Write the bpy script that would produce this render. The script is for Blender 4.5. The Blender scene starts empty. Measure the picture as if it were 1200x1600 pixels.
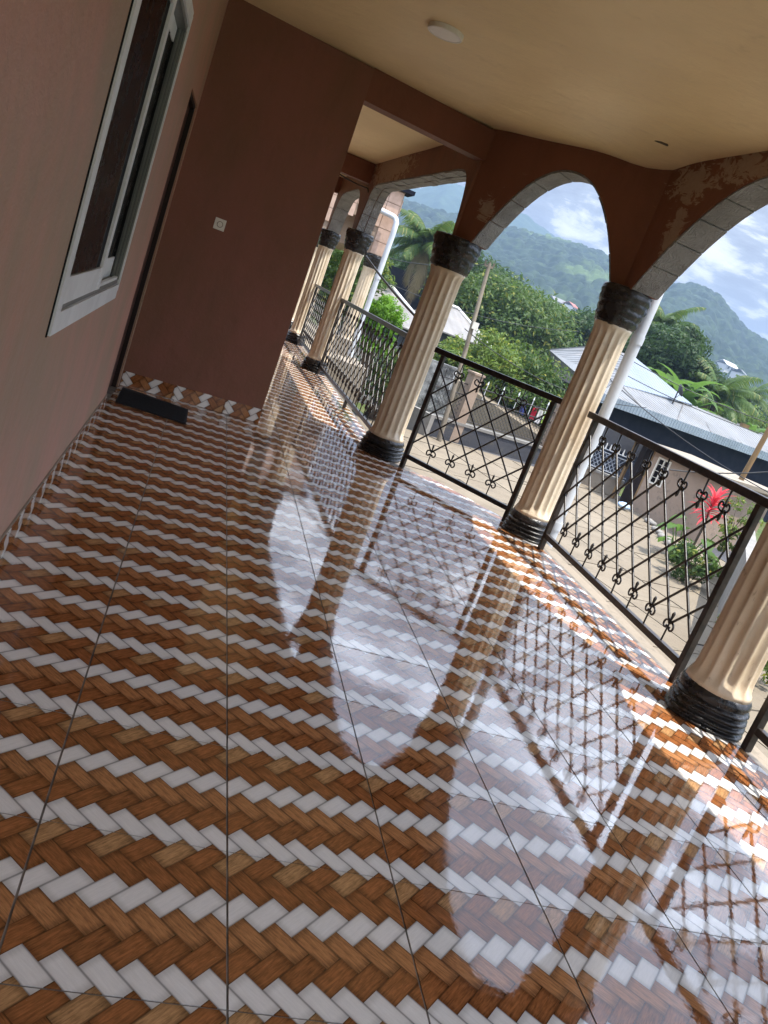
import bpy, bmesh, math, random
import numpy as np
from mathutils import Vector, Matrix
random.seed(7); RNG = np.random.default_rng(7)
SC = bpy.context.scene
COL = SC.collection
PI = math.pi
rad = math.radians

# ------------------------------------------------------------------ camera, light, exposure
CAM = Vector((-0.4336, 0.0, 1.3986))
yaw, pitch, roll = 0.2828, -0.2433, 0.3646
fw = Vector((math.sin(yaw) * math.cos(pitch), math.cos(yaw) * math.cos(pitch), math.sin(pitch)))
r0 = Vector((math.cos(yaw), -math.sin(yaw), 0)); u0 = r0.cross(fw)
rr = r0 * math.cos(roll) + u0 * math.sin(roll)
uu = -r0 * math.sin(roll) + u0 * math.cos(roll)
cd = bpy.data.cameras.new('camera'); cam = bpy.data.objects.new('camera', cd); COL.objects.link(cam)
cam.matrix_world = Matrix(((rr.x, uu.x, -fw.x, CAM.x), (rr.y, uu.y, -fw.y, CAM.y), (rr.z, uu.z, -fw.z, CAM.z), (0, 0, 0, 1)))
cd.sensor_fit = 'HORIZONTAL'; cd.sensor_width = 36; cd.lens = 36 * 1288.5 / 1200
cd.clip_start = 0.05; cd.clip_end = 6000
SC.camera = cam

SUNV = Vector((0.264, -0.20, 1.0)).normalized()          # direction towards the sun
SUN_EL = math.asin(SUNV.z); SUN_ROT = math.atan2(SUNV.x, SUNV.y)
ld = bpy.data.lights.new('sun', 'SUN'); ld.energy = 4.2; ld.angle = rad(0.5); ld.color = (1.0, 0.95, 0.86)
sun = bpy.data.objects.new('sun', ld); COL.objects.link(sun)
sun.rotation_euler = SUNV.to_track_quat('Z', 'Y').to_euler(); sun.location = (20, -15, 60)
SC.view_settings.view_transform = 'Standard'; SC.view_settings.look = 'None'
SC.view_settings.exposure = 1.15; SC.view_settings.gamma = 1
SC.render.engine = 'CYCLES'
cy = SC.cycles
cy.max_bounces = 9; cy.diffuse_bounces = 5; cy.glossy_bounces = 5; cy.transmission_bounces = 5
cy.volume_bounces = 0; cy.transparent_max_bounces = 8
cy.caustics_reflective = True; cy.blur_glossy = 0.1; cy.sample_clamp_indirect = 10.0
cy.use_denoising = True
try:
    cy.denoiser = 'OPENIMAGEDENOISE'
except Exception:
    pass


# ------------------------------------------------------------------ node helpers
class S:
    """a shader socket with arithmetic"""
    def __init__(s, nt, sock): s.nt, s.k = nt, sock
    def _m(s, op, *a, clamp=False):
        n = s.nt.nodes.new('ShaderNodeMath'); n.operation = op; n.use_clamp = clamp
        for i, v in enumerate((s,) + a):
            if isinstance(v, S): s.nt.links.new(v.k, n.inputs[i])
            else: n.inputs[i].default_value = v
        return S(s.nt, n.outputs[0])
    def __add__(s, o): return s._m('ADD', o)
    def __sub__(s, o): return s._m('SUBTRACT', o)
    def __mul__(s, o): return s._m('MULTIPLY', o)
    def __truediv__(s, o): return s._m('DIVIDE', o)
    def __radd__(s, o): return s._m('ADD', o)
    def __rmul__(s, o): return s._m('MULTIPLY', o)
    def __rsub__(s, o): return (s * -1.0) + o
    def floor(s): return s._m('FLOOR')
    def mod(s, m): return s._m('FLOORED_MODULO', m)
    def gt(s, v): return s._m('GREATER_THAN', v)
    def lt(s, v): return s._m('LESS_THAN', v)
    def mn(s, v): return s._m('MINIMUM', v)
    def mx(s, v): return s._m('MAXIMUM', v)
    def clamp(s): return s._m('ADD', 0.0, clamp=True)
    def step(s, a, b):
        n = s.nt.nodes.new('ShaderNodeMapRange'); n.interpolation_type = 'SMOOTHSTEP'
        s.nt.links.new(s.k, n.inputs[0]); n.inputs[1].default_value = a; n.inputs[2].default_value = b
        return S(s.nt, n.outputs[0])


def new_mat(name, rough=0.6, spec=0.5, metallic=0.0):
    m = bpy.data.materials.new(name); m.use_nodes = True
    nt = m.node_tree; b = nt.nodes['Principled BSDF']
    b.inputs['Roughness'].default_value = rough
    b.inputs['Specular IOR Level'].default_value = spec
    b.inputs['Metallic'].default_value = metallic
    return m, nt, b


def coord(nt, kind='obj'):
    if kind == 'obj': return nt.nodes.new('ShaderNodeTexCoord').outputs['Object']
    return nt.nodes.new('ShaderNodeNewGeometry').outputs['Position']


def mapping(nt, src, scale=(1, 1, 1), loc=(0, 0, 0), rot=(0, 0, 0)):
    n = nt.nodes.new('ShaderNodeMapping'); nt.links.new(src, n.inputs[0])
    n.inputs['Scale'].default_value = scale; n.inputs['Location'].default_value = loc; n.inputs['Rotation'].default_value = rot
    return n.outputs[0]


def noise(nt, src, scale=5, detail=4, rough=0.55, dist=0.0, w=None):
    n = nt.nodes.new('ShaderNodeTexNoise'); nt.links.new(src, n.inputs['Vector'])
    n.inputs['Scale'].default_value = scale; n.inputs['Detail'].default_value = detail
    n.inputs['Roughness'].default_value = rough; n.inputs['Distortion'].default_value = dist
    return S(nt, n.outputs['Fac'])


def voro(nt, src, scale=5, feature='F1', rand=1.0):
    n = nt.nodes.new('ShaderNodeTexVoronoi'); nt.links.new(src, n.inputs['Vector'])
    n.feature = feature; n.inputs['Scale'].default_value = scale; n.inputs['Randomness'].default_value = rand
    return n


def mixc(nt, fac, a, b, mode='MIX'):
    n = nt.nodes.new('ShaderNodeMix'); n.data_type = 'RGBA'; n.blend_type = mode
    for v, i in ((fac, 0), (a, 6), (b, 7)):
        if isinstance(v, S): nt.links.new(v.k, n.inputs[i])
        elif hasattr(v, 'links'): nt.links.new(v, n.inputs[i])
        elif i == 0: n.inputs[0].default_value = v
        else: n.inputs[i].default_value = (*v, 1)
    return n.outputs[2]


def ramp(nt, fac, stops, interp='LINEAR'):
    n = nt.nodes.new('ShaderNodeValToRGB'); n.color_ramp.interpolation = interp
    nt.links.new(fac.k, n.inputs[0]); cr = n.color_ramp
    while len(cr.elements) < len(stops): cr.elements.new(0.5)
    for e, (p, c) in zip(cr.elements, stops): e.position = p; e.color = (*c, 1)
    return n.outputs[0]


def bump(nt, b, h, strength=0.3, dist=0.01, prev=None):
    n = nt.nodes.new('ShaderNodeBump'); n.inputs['Strength'].default_value = strength; n.inputs['Distance'].default_value = dist
    nt.links.new(h.k if isinstance(h, S) else h, n.inputs['Height'])
    if prev is not None: nt.links.new(prev, n.inputs['Normal'])
    nt.links.new(n.outputs[0], b.inputs['Normal'])
    return n.outputs[0]


def simple(name, c1, c2=None, rough=0.6, spec=0.5, scale=8, bumpk=0.0, bs=60, metallic=0.0, kind='pos', lo=0.35, hi=0.65, bd=0.004, stretch=(1, 1, 1)):
    m, nt, b = new_mat(name, rough, spec, metallic)
    p = mapping(nt, coord(nt, kind), stretch)
    f = noise(nt, p, scale, 6, 0.6).step(lo, hi)
    nt.links.new(mixc(nt, f, c1, c2 or tuple(x * 0.8 for x in c1)), b.inputs['Base Color'])
    if bumpk: bump(nt, b, noise(nt, p, bs, 5, 0.65), bumpk, bd)
    return m


M = {}
# ---- the printed weave of the ceramic tiles: a 2:1 herringbone of strips, six bands to a tile
def weave_material(name, axes='xy'):
    m, nt, b = new_mat(name, 0.045, 0.5); b.inputs['IOR'].default_value = 1.68
    sep = nt.nodes.new('ShaderNodeSeparateXYZ'); nt.links.new(coord(nt, 'obj'), sep.inputs[0])
    X, Y, Z = (S(nt, sep.outputs[i]) for i in range(3))
    if axes == 'xy': xx, yy = X, Y
    elif axes == 'zy': xx, yy = Z, Y
    else: xx, yy = Z, X
    u = xx * (1 / 0.075) + 0.5; v = yy * (1 / 0.075) + 0.75
    a = u + v; bb = u - v
    i = a.floor(); j = bb.floor(); d = (i - j).mod(4.0)
    H = d.lt(1.5)
    d1 = H * d.gt(0.5)
    d2 = d.gt(1.5) * d.lt(2.5)
    oi = i - d1; oj = j - d2
    la = a - oi; lb = bb - oj
    L = H * la + (1.0 - H) * lb
    W = H * lb + (1.0 - H) * la
    band = ((oi - oj) * 0.5 - 1.0 + H * 0.5 + 0.01).floor().mod(6.0)
    par = ((oi + oj) * 0.5 + 0.1).floor().mod(2.0)
    idx = (band + (band.gt(4.5) * par)) / 7.0 + 0.04
    oinf = nt.nodes.new('ShaderNodeObjectInfo'); rnd = S(nt, oinf.outputs['Random'])
    wn = nt.nodes.new('ShaderNodeTexWhiteNoise'); wn.noise_dimensions = '3D'
    cb = nt.nodes.new('ShaderNodeCombineXYZ'); nt.links.new(oi.k, cb.inputs[0]); nt.links.new(oj.k, cb.inputs[1])
    nt.links.new(cb.outputs[0], wn.inputs['Vector']); piece = S(nt, wn.outputs['Value'])
    W_ = (0.70, 0.675, 0.64); dk = (0.265, 0.098, 0.033); md = (0.36, 0.160, 0.064); tn = (0.37, 0.200, 0.088)
    col = ramp(nt, idx, [(0.0, W_), (1 / 7, dk), (2 / 7, md), (3 / 7, W_), (4 / 7, dk), (5 / 7, tn), (6 / 7, dk)], 'CONSTANT')
    c2 = nt.nodes.new('ShaderNodeCombineXYZ')
    nt.links.new((L * 0.55 + piece * 40.0).k, c2.inputs[0]); nt.links.new((W * 5.0 + piece * 90.0).k, c2.inputs[1])
    g = noise(nt, c2.outputs[0], 2.2, 6, 0.7, 0.4)
    g2 = noise(nt, c2.outputs[0], 0.9, 3, 0.6)
    iswhite = (band.lt(0.5) + band.gt(2.5) * band.lt(3.5))
    amp = 1.0 - iswhite * 0.86
    val = 1.0 + (g.step(0.3, 0.7) - 0.55) * 0.75 * amp + (g2 - 0.5) * 0.7 * amp + (piece - 0.5) * 0.16 * amp
    # the print draws each strip dipping under its neighbours at the two ends
    end = L.mn(2.0 - L).step(0.0, 0.42) * 0.42 + 0.58
    side = W.mn(1.0 - W).step(0.0, 0.09) * 0.6 + 0.40
    side2 = W.mn(1.0 - W).step(0.0, 0.30) * 0.12 + 0.88
    endw = 1.0 - (1.0 - end) * (1.0 - iswhite * 0.35)
    k = val * endw * side * side2
    vm = nt.nodes.new('ShaderNodeVectorMath'); vm.operation = 'SCALE'
    nt.links.new(col, vm.inputs[0]); nt.links.new(k.k, vm.inputs['Scale'])
    nt.links.new(vm.outputs[0], b.inputs['Base Color'])
    pos = coord(nt, 'pos')
    h = noise(nt, pos, 3.2, 2, 0.5)
    n1 = bump(nt, b, h, 0.10, 0.006)
    h2 = noise(nt, pos, 28, 2, 0.5)
    h3 = noise(nt, pos, 95, 2, 0.5)
    bump(nt, b, h2 + h3 * 0.22, 0.13, 0.0012, n1)
    dirt = noise(nt, pos, 2.6, 8, 0.7, 1.2).step(0.48, 0.72)
    speck = noise(nt, pos, 210, 2, 0.5).step(0.70, 0.76)
    nt.links.new((dirt * 0.055 + speck * 0.3 + 0.035).k, b.inputs['Roughness'])
    return m
M['weave'] = weave_material('ceramic_weave_print')
M['weave_v'] = weave_material('ceramic_weave_print_upright', 'zy')


def paint_wall(name, base, dark, patch=None, patchmask=None, rough=0.55, streak=0.3, spec=0.35):
    m, nt, b = new_mat(name, rough, spec)
    p = coord(nt, 'pos')
    f = noise(nt, mapping(nt, p, (1, 1, 0.45)), 1.9, 8, 0.66).step(0.36, 0.66)
    c = mixc(nt, f * (0.35 + streak), base, dark)
    sp = noise(nt, p, 38, 4, 0.7).step(0.62, 0.74)
    scuff = noise(nt, mapping(nt, p, (1, 1, 5), rot=(0.7, 0.4, 0.2)), 16, 3, 0.5, 2.0).step(0.66, 0.70) * noise(nt, p, 1.3, 3, 0.5).step(0.5, 0.62)
    c = mixc(nt, scuff * 0.22, c, tuple(min(1, x * 1.6 + 0.03) for x in base))
    c = mixc(nt, sp * 0.16, c, tuple(min(1, x * 1.9 + 0.02) for x in base))
    f3 = noise(nt, mapping(nt, p, (1, 1, 0.25)), 9, 6, 0.7).step(0.5, 0.8)
    c = mixc(nt, f3 * 0.25, c, tuple(x * 0.6 for x in dark))
    if patch:
        mask = None
        for (cx, cy, cz, rad_, k) in patchmask:
            vs = nt.nodes.new('ShaderNodeVectorMath'); vs.operation = 'DISTANCE'
            nt.links.new(mapping(nt, p, (1, 1, k)), vs.inputs[0]); vs.inputs[1].default_value = (cx, cy, cz * k)
            t = 1.0 - S(nt, vs.outputs['Value']) / rad_
            mask = t if mask is None else mask.mx(t)
        nn = noise(nt, mapping(nt, p, (1, 0.7, 1.5), rot=(0.35, 0, 0)), 8.5, 9, 0.74, 1.6)
        pm = (nn + mask.mx(-0.15) * 0.30).step(0.60, 0.66)
        c = mixc(nt, pm * (noise(nt, p, 30, 5, 0.7) * 0.7 + 0.35), c, patch)
    nt.links.new(c, b.inputs['Base Color'])
    n1 = bump(nt, b, noise(nt, p, 5, 6, 0.68), 0.55, 0.018)
    bump(nt, b, noise(nt, p, 110, 3, 0.7), 0.5, 0.0016, n1)
    return m


M['wall_lit'] = paint_wall('wall_paint_brown_lit', (0.42, 0.215, 0.155), (0.31, 0.210, 0.140), rough=0.5, streak=0.6)  # lit copy of the wall paint, light put into its colour
M['wall_shaded'] = paint_wall('wall_paint_brown_shaded', (0.205, 0.080, 0.054), (0.150, 0.072, 0.038), rough=0.6, spec=0.25)  # shaded copy of the same paint, shade put into its colour
M['arch_brown'] = paint_wall('arch_paint_brown', (0.205, 0.084, 0.050), (0.155, 0.066, 0.038), (0.40, 0.32, 0.235),
                             [(2.42, 5.62, 2.80, 0.36, 1.6), (2.42, 5.05, 2.885, 0.55, 3.6), (2.42, 5.58, 2.46, 0.18, 0.6), (1.55, 7.2, 2.35, 0.14, 1.0), (1.25, 11.0, 2.9, 1.6, 3.0)], rough=0.6, spec=0.25)
M['beam_brown'] = paint_wall('beam_paint_brown', (0.190, 0.070, 0.040), (0.150, 0.058, 0.032), rough=0.6, spec=0.25)
M['grout'] = simple('grout', (0.20, 0.175, 0.15), (0.08, 0.07, 0.06), 0.7, scale=12)


def ceiling_mat():
    m, nt, b = new_mat('ceiling_paint_cream', 0.5, 0.3)
    p = coord(nt, 'pos')
    c = mixc(nt, noise(nt, p, 0.9, 6, 0.6).step(0.3, 0.7), (0.80, 0.62, 0.34), (0.70, 0.53, 0.28))
    c = mixc(nt, noise(nt, p, 5, 6, 0.7).step(0.58, 0.75) * 0.25, c, (0.42, 0.30, 0.15))
    nt.links.new(c, b.inputs['Base Color'])
    n1 = bump(nt, b, noise(nt, mapping(nt, p, (1, 1.6, 1)), 2.6, 6, 0.6), 0.7, 0.03)
    bump(nt, b, noise(nt, p, 90, 3, 0.6), 0.2, 0.001, n1)
    return m
M['ceiling'] = ceiling_mat()


def cream_mat():
    m, nt, b = new_mat('column_paint_cream', 0.42, 0.5)
    p = coord(nt, 'pos')
    c = mixc(nt, noise(nt, mapping(nt, p, (1, 1, 0.3)), 7, 6, 0.6).step(0.35, 0.75), (0.70, 0.60, 0.46), (0.55, 0.42, 0.28))
    c = mixc(nt, noise(nt, mapping(nt, p, (1, 1, 0.5)), 24, 6, 0.75).step(0.56, 0.70) * 0.6, c, (0.25, 0.17, 0.11))
    nt.links.new(c, b.inputs['Base Color'])
    bump(nt, b, noise(nt, p, 45, 5, 0.6), 0.45, 0.003)
    return m
M['cream'] = cream_mat()


def black_mat():
    m, nt, b = new_mat('black_gloss_paint', 0.32, 0.5)
    p = coord(nt, 'pos')
    c = mixc(nt, noise(nt, p, 14, 6, 0.7).step(0.52, 0.72), (0.012, 0.011, 0.011), (0.060, 0.050, 0.042))
    nt.links.new(c, b.inputs['Base Color'])
    nt.links.new((noise(nt, p, 9, 3, 0.6) * 0.5 + 0.03).k, b.inputs['Roughness'])
    n1 = bump(nt, b, noise(nt, p, 30, 5, 0.6), 0.7, 0.008)
    bump(nt, b, noise(nt, p, 160, 2, 0.6), 0.4, 0.0015, n1)
    return m
M['black'] = black_mat()
M['iron'] = simple('painted_iron', (0.012, 0.010, 0.009), (0.026, 0.019, 0.016), 0.34, 0.5, 25, 0.5, 90, bd=0.0015)
M['iron_worn'] = simple('worn_iron', (0.014, 0.011, 0.010), (0.040, 0.029, 0.024), 0.42, 0.5, 20, 0.5, 90, bd=0.002)


def soffit_mat():
    m, nt, b = new_mat('grey_relief_block', 0.6, 0.3)
    p = coord(nt, 'pos')
    c = mixc(nt, noise(nt, p, 5, 6, 0.65).step(0.35, 0.7), (0.33, 0.325, 0.32), (0.23, 0.225, 0.22))
    c = mixc(nt, noise(nt, p, 18, 6, 0.75).step(0.62, 0.75) * 0.5, c, (0.42, 0.39, 0.34))
    nt.links.new(c, b.inputs['Base Color'])
    w = nt.nodes.new('ShaderNodeTexWave'); nt.links.new(p, w.inputs['Vector'])
    w.inputs['Scale'].default_value = 9; w.inputs['Distortion'].default_value = 22; w.inputs['Detail'].default_value = 3; w.inputs['Detail Scale'].default_value = 1.5
    vf = S(nt, voro(nt, mapping(nt, p, (1, 1, 1)), 26, 'SMOOTH_F1').outputs['Distance'])
    bump(nt, b, S(nt, w.outputs['Fac']) * 0.35 + noise(nt, p, 22, 7, 0.75, 1.5) * 1.4 + vf * 0.5, 1.0, 0.022)
    return m
M['soffit'] = soffit_mat()
M['peach_block'] = simple('peach_block', (0.55, 0.39, 0.31), (0.46, 0.32, 0.25), 0.7, 0.3, 6, 0.5, 30, bd=0.006)
M['white_alu'] = simple('white_aluminium', (0.74, 0.76, 0.77), (0.64, 0.66, 0.67), 0.35, 0.5, 6, 0.05)
M['grey_alu'] = simple('grey_aluminium', (0.15, 0.165, 0.16), (0.11, 0.12, 0.117), 0.35, 0.5, 30, stretch=(1, 1, 0.1))
M['jamb'] = simple('aluminium_jamb', (0.22, 0.23, 0.21), (0.17, 0.18, 0.165), 0.35, 0.5, 30, stretch=(1, 1, 0.1))
M['grey_dark'] = simple('dark_grey_seal', (0.05, 0.06, 0.062), (0.03, 0.035, 0.038), 0.8, 0.15)
M['gasket'] = simple('black_gasket', (0.012, 0.014, 0.016), None, 0.85, 0.08)
def glass_mat():
    m, nt, b = new_mat('tinted_glass', 0.1, 0.04)
    p = coord(nt, 'pos')
    nt.links.new(mixc(nt, noise(nt, mapping(nt, p, (1, 1, 0.35)), 5, 6, 0.6).step(0.35, 0.7), (0.010, 0.007, 0.007), (0.006, 0.005, 0.006)), b.inputs['Base Color'])
    nt.links.new((noise(nt, p, 12, 5, 0.7).step(0.4, 0.8) * 0.15 + 0.22).k, b.inputs['Roughness'])
    return m
M['glass'] = glass_mat()
M['plastic_white'] = simple('white_plastic', (0.72, 0.69, 0.62), (0.66, 0.62, 0.54), 0.35, 0.5, 20)
M['lamp_face'] = simple('lamp_diffuser', (0.80, 0.77, 0.70), (0.76, 0.73, 0.66), 0.5)
M['pvc'] = simple('white_pvc', (0.62, 0.66, 0.72), (0.50, 0.53, 0.58), 0.32, 0.5, 4, 0.1, stretch=(1, 1, 0.3))
M['rubber'] = simple('black_mat', (0.012, 0.013, 0.015), (0.022, 0.023, 0.026), 0.85, 0.3, 60, 0.9, 160, bd=0.006)
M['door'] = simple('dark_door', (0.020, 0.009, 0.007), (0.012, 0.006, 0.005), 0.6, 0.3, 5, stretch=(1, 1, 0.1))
M['door_brown'] = simple('brown_door', (0.075, 0.034, 0.025), (0.055, 0.026, 0.020), 0.6, 0.3, 5, stretch=(1, 1, 0.1))
M['cable'] = simple('cable_black', (0.012, 0.012, 0.013), None, 0.5)


def concrete_mat(name, c1, c2, c3, stain=(0.10, 0.09, 0.07)):
    m, nt, b = new_mat(name, 0.85, 0.25)
    p = coord(nt, 'pos')
    oi = nt.nodes.new('ShaderNodeObjectInfo')
    c = mixc(nt, noise(nt, p, 0.55, 6, 0.6).step(0.3, 0.7), c1, c2)
    c = mixc(nt, noise(nt, mapping(nt, p, (0.4, 2.2, 1), rot=(0, 0, 0.5)), 1.1, 7, 0.7).step(0.5, 0.75) * 0.6, c, c3)
    c = mixc(nt, noise(nt, p, 3.5, 8, 0.75).step(0.54, 0.68) * 0.6, c, stain)
    c = mixc(nt, S(nt, oi.outputs['Random']) * 0.22, c, c3)
    nt.links.new(c, b.inputs['Base Color'])
    bump(nt, b, noise(nt, p, 14, 7, 0.7), 0.5, 0.02)
    return m
M['yard'] = concrete_mat('yard_concrete', (0.215, 0.178, 0.130), (0.175, 0.142, 0.102), (0.10, 0.08, 0.058))
M['concrete'] = concrete_mat('grey_concrete', (0.26, 0.245, 0.225), (0.20, 0.19, 0.175), (0.13, 0.125, 0.115))
M['ledge'] = concrete_mat('ledge_concrete', (0.30, 0.255, 0.20), (0.25, 0.21, 0.165), (0.22, 0.19, 0.15))
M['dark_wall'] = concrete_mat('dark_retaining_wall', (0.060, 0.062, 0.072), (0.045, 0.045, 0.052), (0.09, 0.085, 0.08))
M['peach'] = concrete_mat('peach_plaster', (0.33, 0.25, 0.19), (0.28, 0.21, 0.16), (0.21, 0.16, 0.125))
M['navy'] = simple('navy_plaster', (0.012, 0.014, 0.024), (0.018, 0.020, 0.030), 0.95, 0.05, 3, 0.4, 20, bd=0.01)
M['wood'] = simple('weathered_wood', (0.24, 0.15, 0.07), (0.15, 0.10, 0.05), 0.8, 0.2, 6, 0.4, 30, stretch=(1, 1, 0.15))
M['pole'] = simple('weathered_pole', (0.23, 0.195, 0.15), (0.13, 0.11, 0.085), 0.85, 0.2, 5, 0.5, 30, stretch=(1, 1, 0.2))
M['bark'] = simple('bark', (0.13, 0.10, 0.07), (0.07, 0.055, 0.04), 0.9, 0.2, 4, 0.8, 10, stretch=(1, 1, 0.3), bd=0.05)


def sheet_mat(name, c1, c2, freq, direction=(1, 0, 0), rust=None, metallic=0.0, rough=0.45):
    m, nt, b = new_mat(name, rough, 0.5, metallic)
    p = coord(nt, 'pos')
    dn = nt.nodes.new('ShaderNodeVectorMath'); dn.operation = 'DOT_PRODUCT'; nt.links.new(p, dn.inputs[0])
    dn.inputs[1].default_value = Vector(direction).normalized()
    t = S(nt, dn.outputs['Value']) * freq
    wv = t._m('SINE')
    c = mixc(nt, noise(nt, p, 0.6, 7, 0.65).step(0.3, 0.7), c1, c2)
    if rust: c = mixc(nt, noise(nt, mapping(nt, p, (1, 1, 0.5)), 1.7, 8, 0.75).step(0.52, 0.7) * 0.6, c, rust)
    nt.links.new(c, b.inputs['Base Color'])
    bump(nt, b, wv, 1.0, 0.03)
    return m
M['roof_blue'] = sheet_mat('zinc_sheet_blue', (0.20, 0.24, 0.30), (0.16, 0.195, 0.25), 2 * PI / 0.20, (0.93, 0.37, 0), metallic=0.1)
M['roof_grey'] = sheet_mat('zinc_sheet_grey', (0.165, 0.17, 0.175), (0.115, 0.115, 0.115), 2 * PI / 0.28, (0.93, 0.37, 0), (0.24, 0.20, 0.16))
M['fascia'] = sheet_mat('zinc_fascia', (0.30, 0.36, 0.44), (0.22, 0.27, 0.33), 2 * PI / 0.17, (0.93, 0.37, 0))
M['roof_old'] = sheet_mat('zinc_sheet_old', (0.21, 0.195, 0.18), (0.12, 0.11, 0.10), 2 * PI / 0.75, (0.95, 0.1, 0), (0.16, 0.12, 0.09))
M['roof_red'] = simple('red_roof', (0.42, 0.10, 0.06), (0.30, 0.09, 0.06), 0.6)
M['far_white'] = simple('far_white_wall', (0.62, 0.62, 0.60), (0.5, 0.5, 0.5), 0.7)


M['veranda_white'] = simple('old_white_paint', (0.30, 0.33, 0.38), (0.22, 0.24, 0.28), 0.7)


def leaf_mat(name, dark, light, yellow=None, transl=0.32):
    m, nt, b = new_mat(name, 0.55, 0.25)
    g = nt.nodes.new('ShaderNodeNewGeometry'); p = g.outputs['Position']
    ri = S(nt, g.outputs['Random Per Island'])
    f = noise(nt, p, 0.9, 4, 0.6).step(0.32, 0.68)
    c = mixc(nt, (f * 0.55 + ri * 0.45), dark, light)
    if yellow: c = mixc(nt, ri.gt(0.9) * 0.8, c, yellow)
    nt.links.new(c, b.inputs['Base Color'])
    tr = nt.nodes.new('ShaderNodeBsdfTranslucent')
    nt.links.new(mixc(nt, 0.5, c, tuple(min(1, x * 2.2) for x in light)), tr.inputs['Color'])
    mx = nt.nodes.new('ShaderNodeMixShader'); mx.inputs[0].default_value = transl
    nt.links.new(b.outputs[0], mx.inputs[1]); nt.links.new(tr.outputs[0], mx.inputs[2])
    nt.links.new(mx.outputs[0], nt.nodes['Material Output'].inputs['Surface'])
    return m
M['leaf_mid'] = leaf_mat('leaves_mid', (0.022, 0.052, 0.010), (0.075, 0.125, 0.022), (0.20, 0.20, 0.03))
M['leaf_light'] = leaf_mat('leaves_light', (0.045, 0.090, 0.014), (0.13, 0.185, 0.028), (0.28, 0.26, 0.04))
M['leaf_dark'] = leaf_mat('leaves_dark', (0.014, 0.036, 0.010), (0.045, 0.085, 0.020))
M['leaf_bright'] = leaf_mat('leaves_bright', (0.055, 0.14, 0.012), (0.14, 0.28, 0.022), transl=0.4)
M['leaf_palm'] = leaf_mat('leaves_palm', (0.030, 0.070, 0.014), (0.085, 0.135, 0.030), (0.20, 0.19, 0.06), transl=0.3)
M['leaf_dead'] = leaf_mat('leaves_dead', (0.12, 0.095, 0.05), (0.24, 0.19, 0.10), transl=0.2)
M['leaf_banana'] = leaf_mat('leaves_banana', (0.040, 0.090, 0.016), (0.095, 0.175, 0.032), transl=0.4)
M['leaf_red'] = leaf_mat('leaves_red', (0.42, 0.012, 0.025), (0.72, 0.06, 0.08), transl=0.3)
M['grass'] = simple('yard_grass', (0.05, 0.09, 0.02), (0.10, 0.10, 0.04), 0.9, 0.2, 1.5, 0.6, 8, bd=0.1)


# ------------------------------------------------------------------ mesh helpers
class MB:
    def __init__(s): s.v = []; s.f = []
    def add(s, vs, fs):
        o = len(s.v); s.v += [tuple(x) for x in vs]; s.f += [tuple(i + o for i in f) for f in fs]; return s
    def box(s, lo, hi, mtx=None):
        x0, y0, z0 = lo; x1, y1, z1 = hi
        vs = [Vector(p) for p in ((x0, y0, z0), (x1, y0, z0), (x1, y1, z0), (x0, y1, z0), (x0, y0, z1), (x1, y0, z1), (x1, y1, z1), (x0, y1, z1))]
        if mtx is not None: vs = [mtx @ p for p in vs]
        return s.add(vs, [(0, 3, 2, 1), (4, 5, 6, 7), (0, 1, 5, 4), (1, 2, 6, 5), (2, 3, 7, 6), (3, 0, 4, 7)])
    def tube(s, path, r, n=8, cap=True, flat=1.0):
        path = [Vector(p) for p in path]; rs = r if isinstance(r, (list, tuple)) else [r] * len(path)
        vs = []; fs = []; prev = None
        for i, p in enumerate(path):
            t = (path[min(i + 1, len(path) - 1)] - path[max(i - 1, 0)]).normalized()
            if prev is None:
                a = Vector((0, 0, 1)) if abs(t.z) < 0.9 else Vector((1, 0, 0))
                nx = t.cross(a).normalized()
            else:
                nx = (prev - t * prev.dot(t)).normalized()
            prev = nx; ny = t.cross(nx)
            for k in range(n):
                an = 2 * PI * k / n
                vs.append(p + nx * math.cos(an) * rs[i] + ny * math.sin(an) * rs[i] * flat)
        for i in range(len(path) - 1):
            for k in range(n):
                a = i * n + k; b = i * n + (k + 1) % n
                fs.append((a, b, b + n, a + n))
        if cap:
            fs.append(tuple(range(n - 1, -1, -1))); fs.append(tuple((len(path) - 1) * n + k for k in range(n)))
        return s.add(vs, fs)
    def prism(s, poly, z0, z1):
        n = len(poly)
        vs = [(x, y, z0) for x, y in poly] + [(x, y, z1) for x, y in poly]
        fs = [tuple(range(n - 1, -1, -1)), tuple(range(n, 2 * n))] + [(i, (i + 1) % n, n + (i + 1) % n, n + i) for i in range(n)]
        return s.add(vs, fs)
    def slab(s, pts, thick):
        """a 3-D polygon given a thickness downward"""
        n = len(pts); p = [Vector(q) for q in pts]; lo = [q - Vector((0, 0, thick)) for q in p]
        return s.add(p + lo, [tuple(range(n)), tuple(range(2 * n - 1, n - 1, -1))] + [(i, n + i, n + (i + 1) % n, (i + 1) % n) for i in range(n)])
    def build(s, name, mat, parent=None, smooth=False, normals=True, loc=None):
        me = bpy.data.meshes.new(name)
        off = Vector((0, 0, 0))
        q = parent
        while q is not None: off += q.location; q = q.parent
        if loc is not None: off += Vector(loc)
        vs = [tuple(Vector(v) - off) for v in s.v]
        me.from_pydata(vs, [], s.f)
        if normals:
            bm = bmesh.new(); bm.from_mesh(me); bmesh.ops.recalc_face_normals(bm, faces=bm.faces); bm.to_mesh(me); bm.free()
        if smooth is not False:
            me.polygons.foreach_set('use_smooth', [True] * len(me.polygons))
            if smooth is not True: me.set_sharp_from_angle(angle=rad(smooth))
        me.materials.append(mat)
        o = bpy.data.objects.new(name, me); COL.objects.link(o)
        if parent is not None: o.parent = parent
        if loc is not None: o.location = loc
        return o


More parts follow.
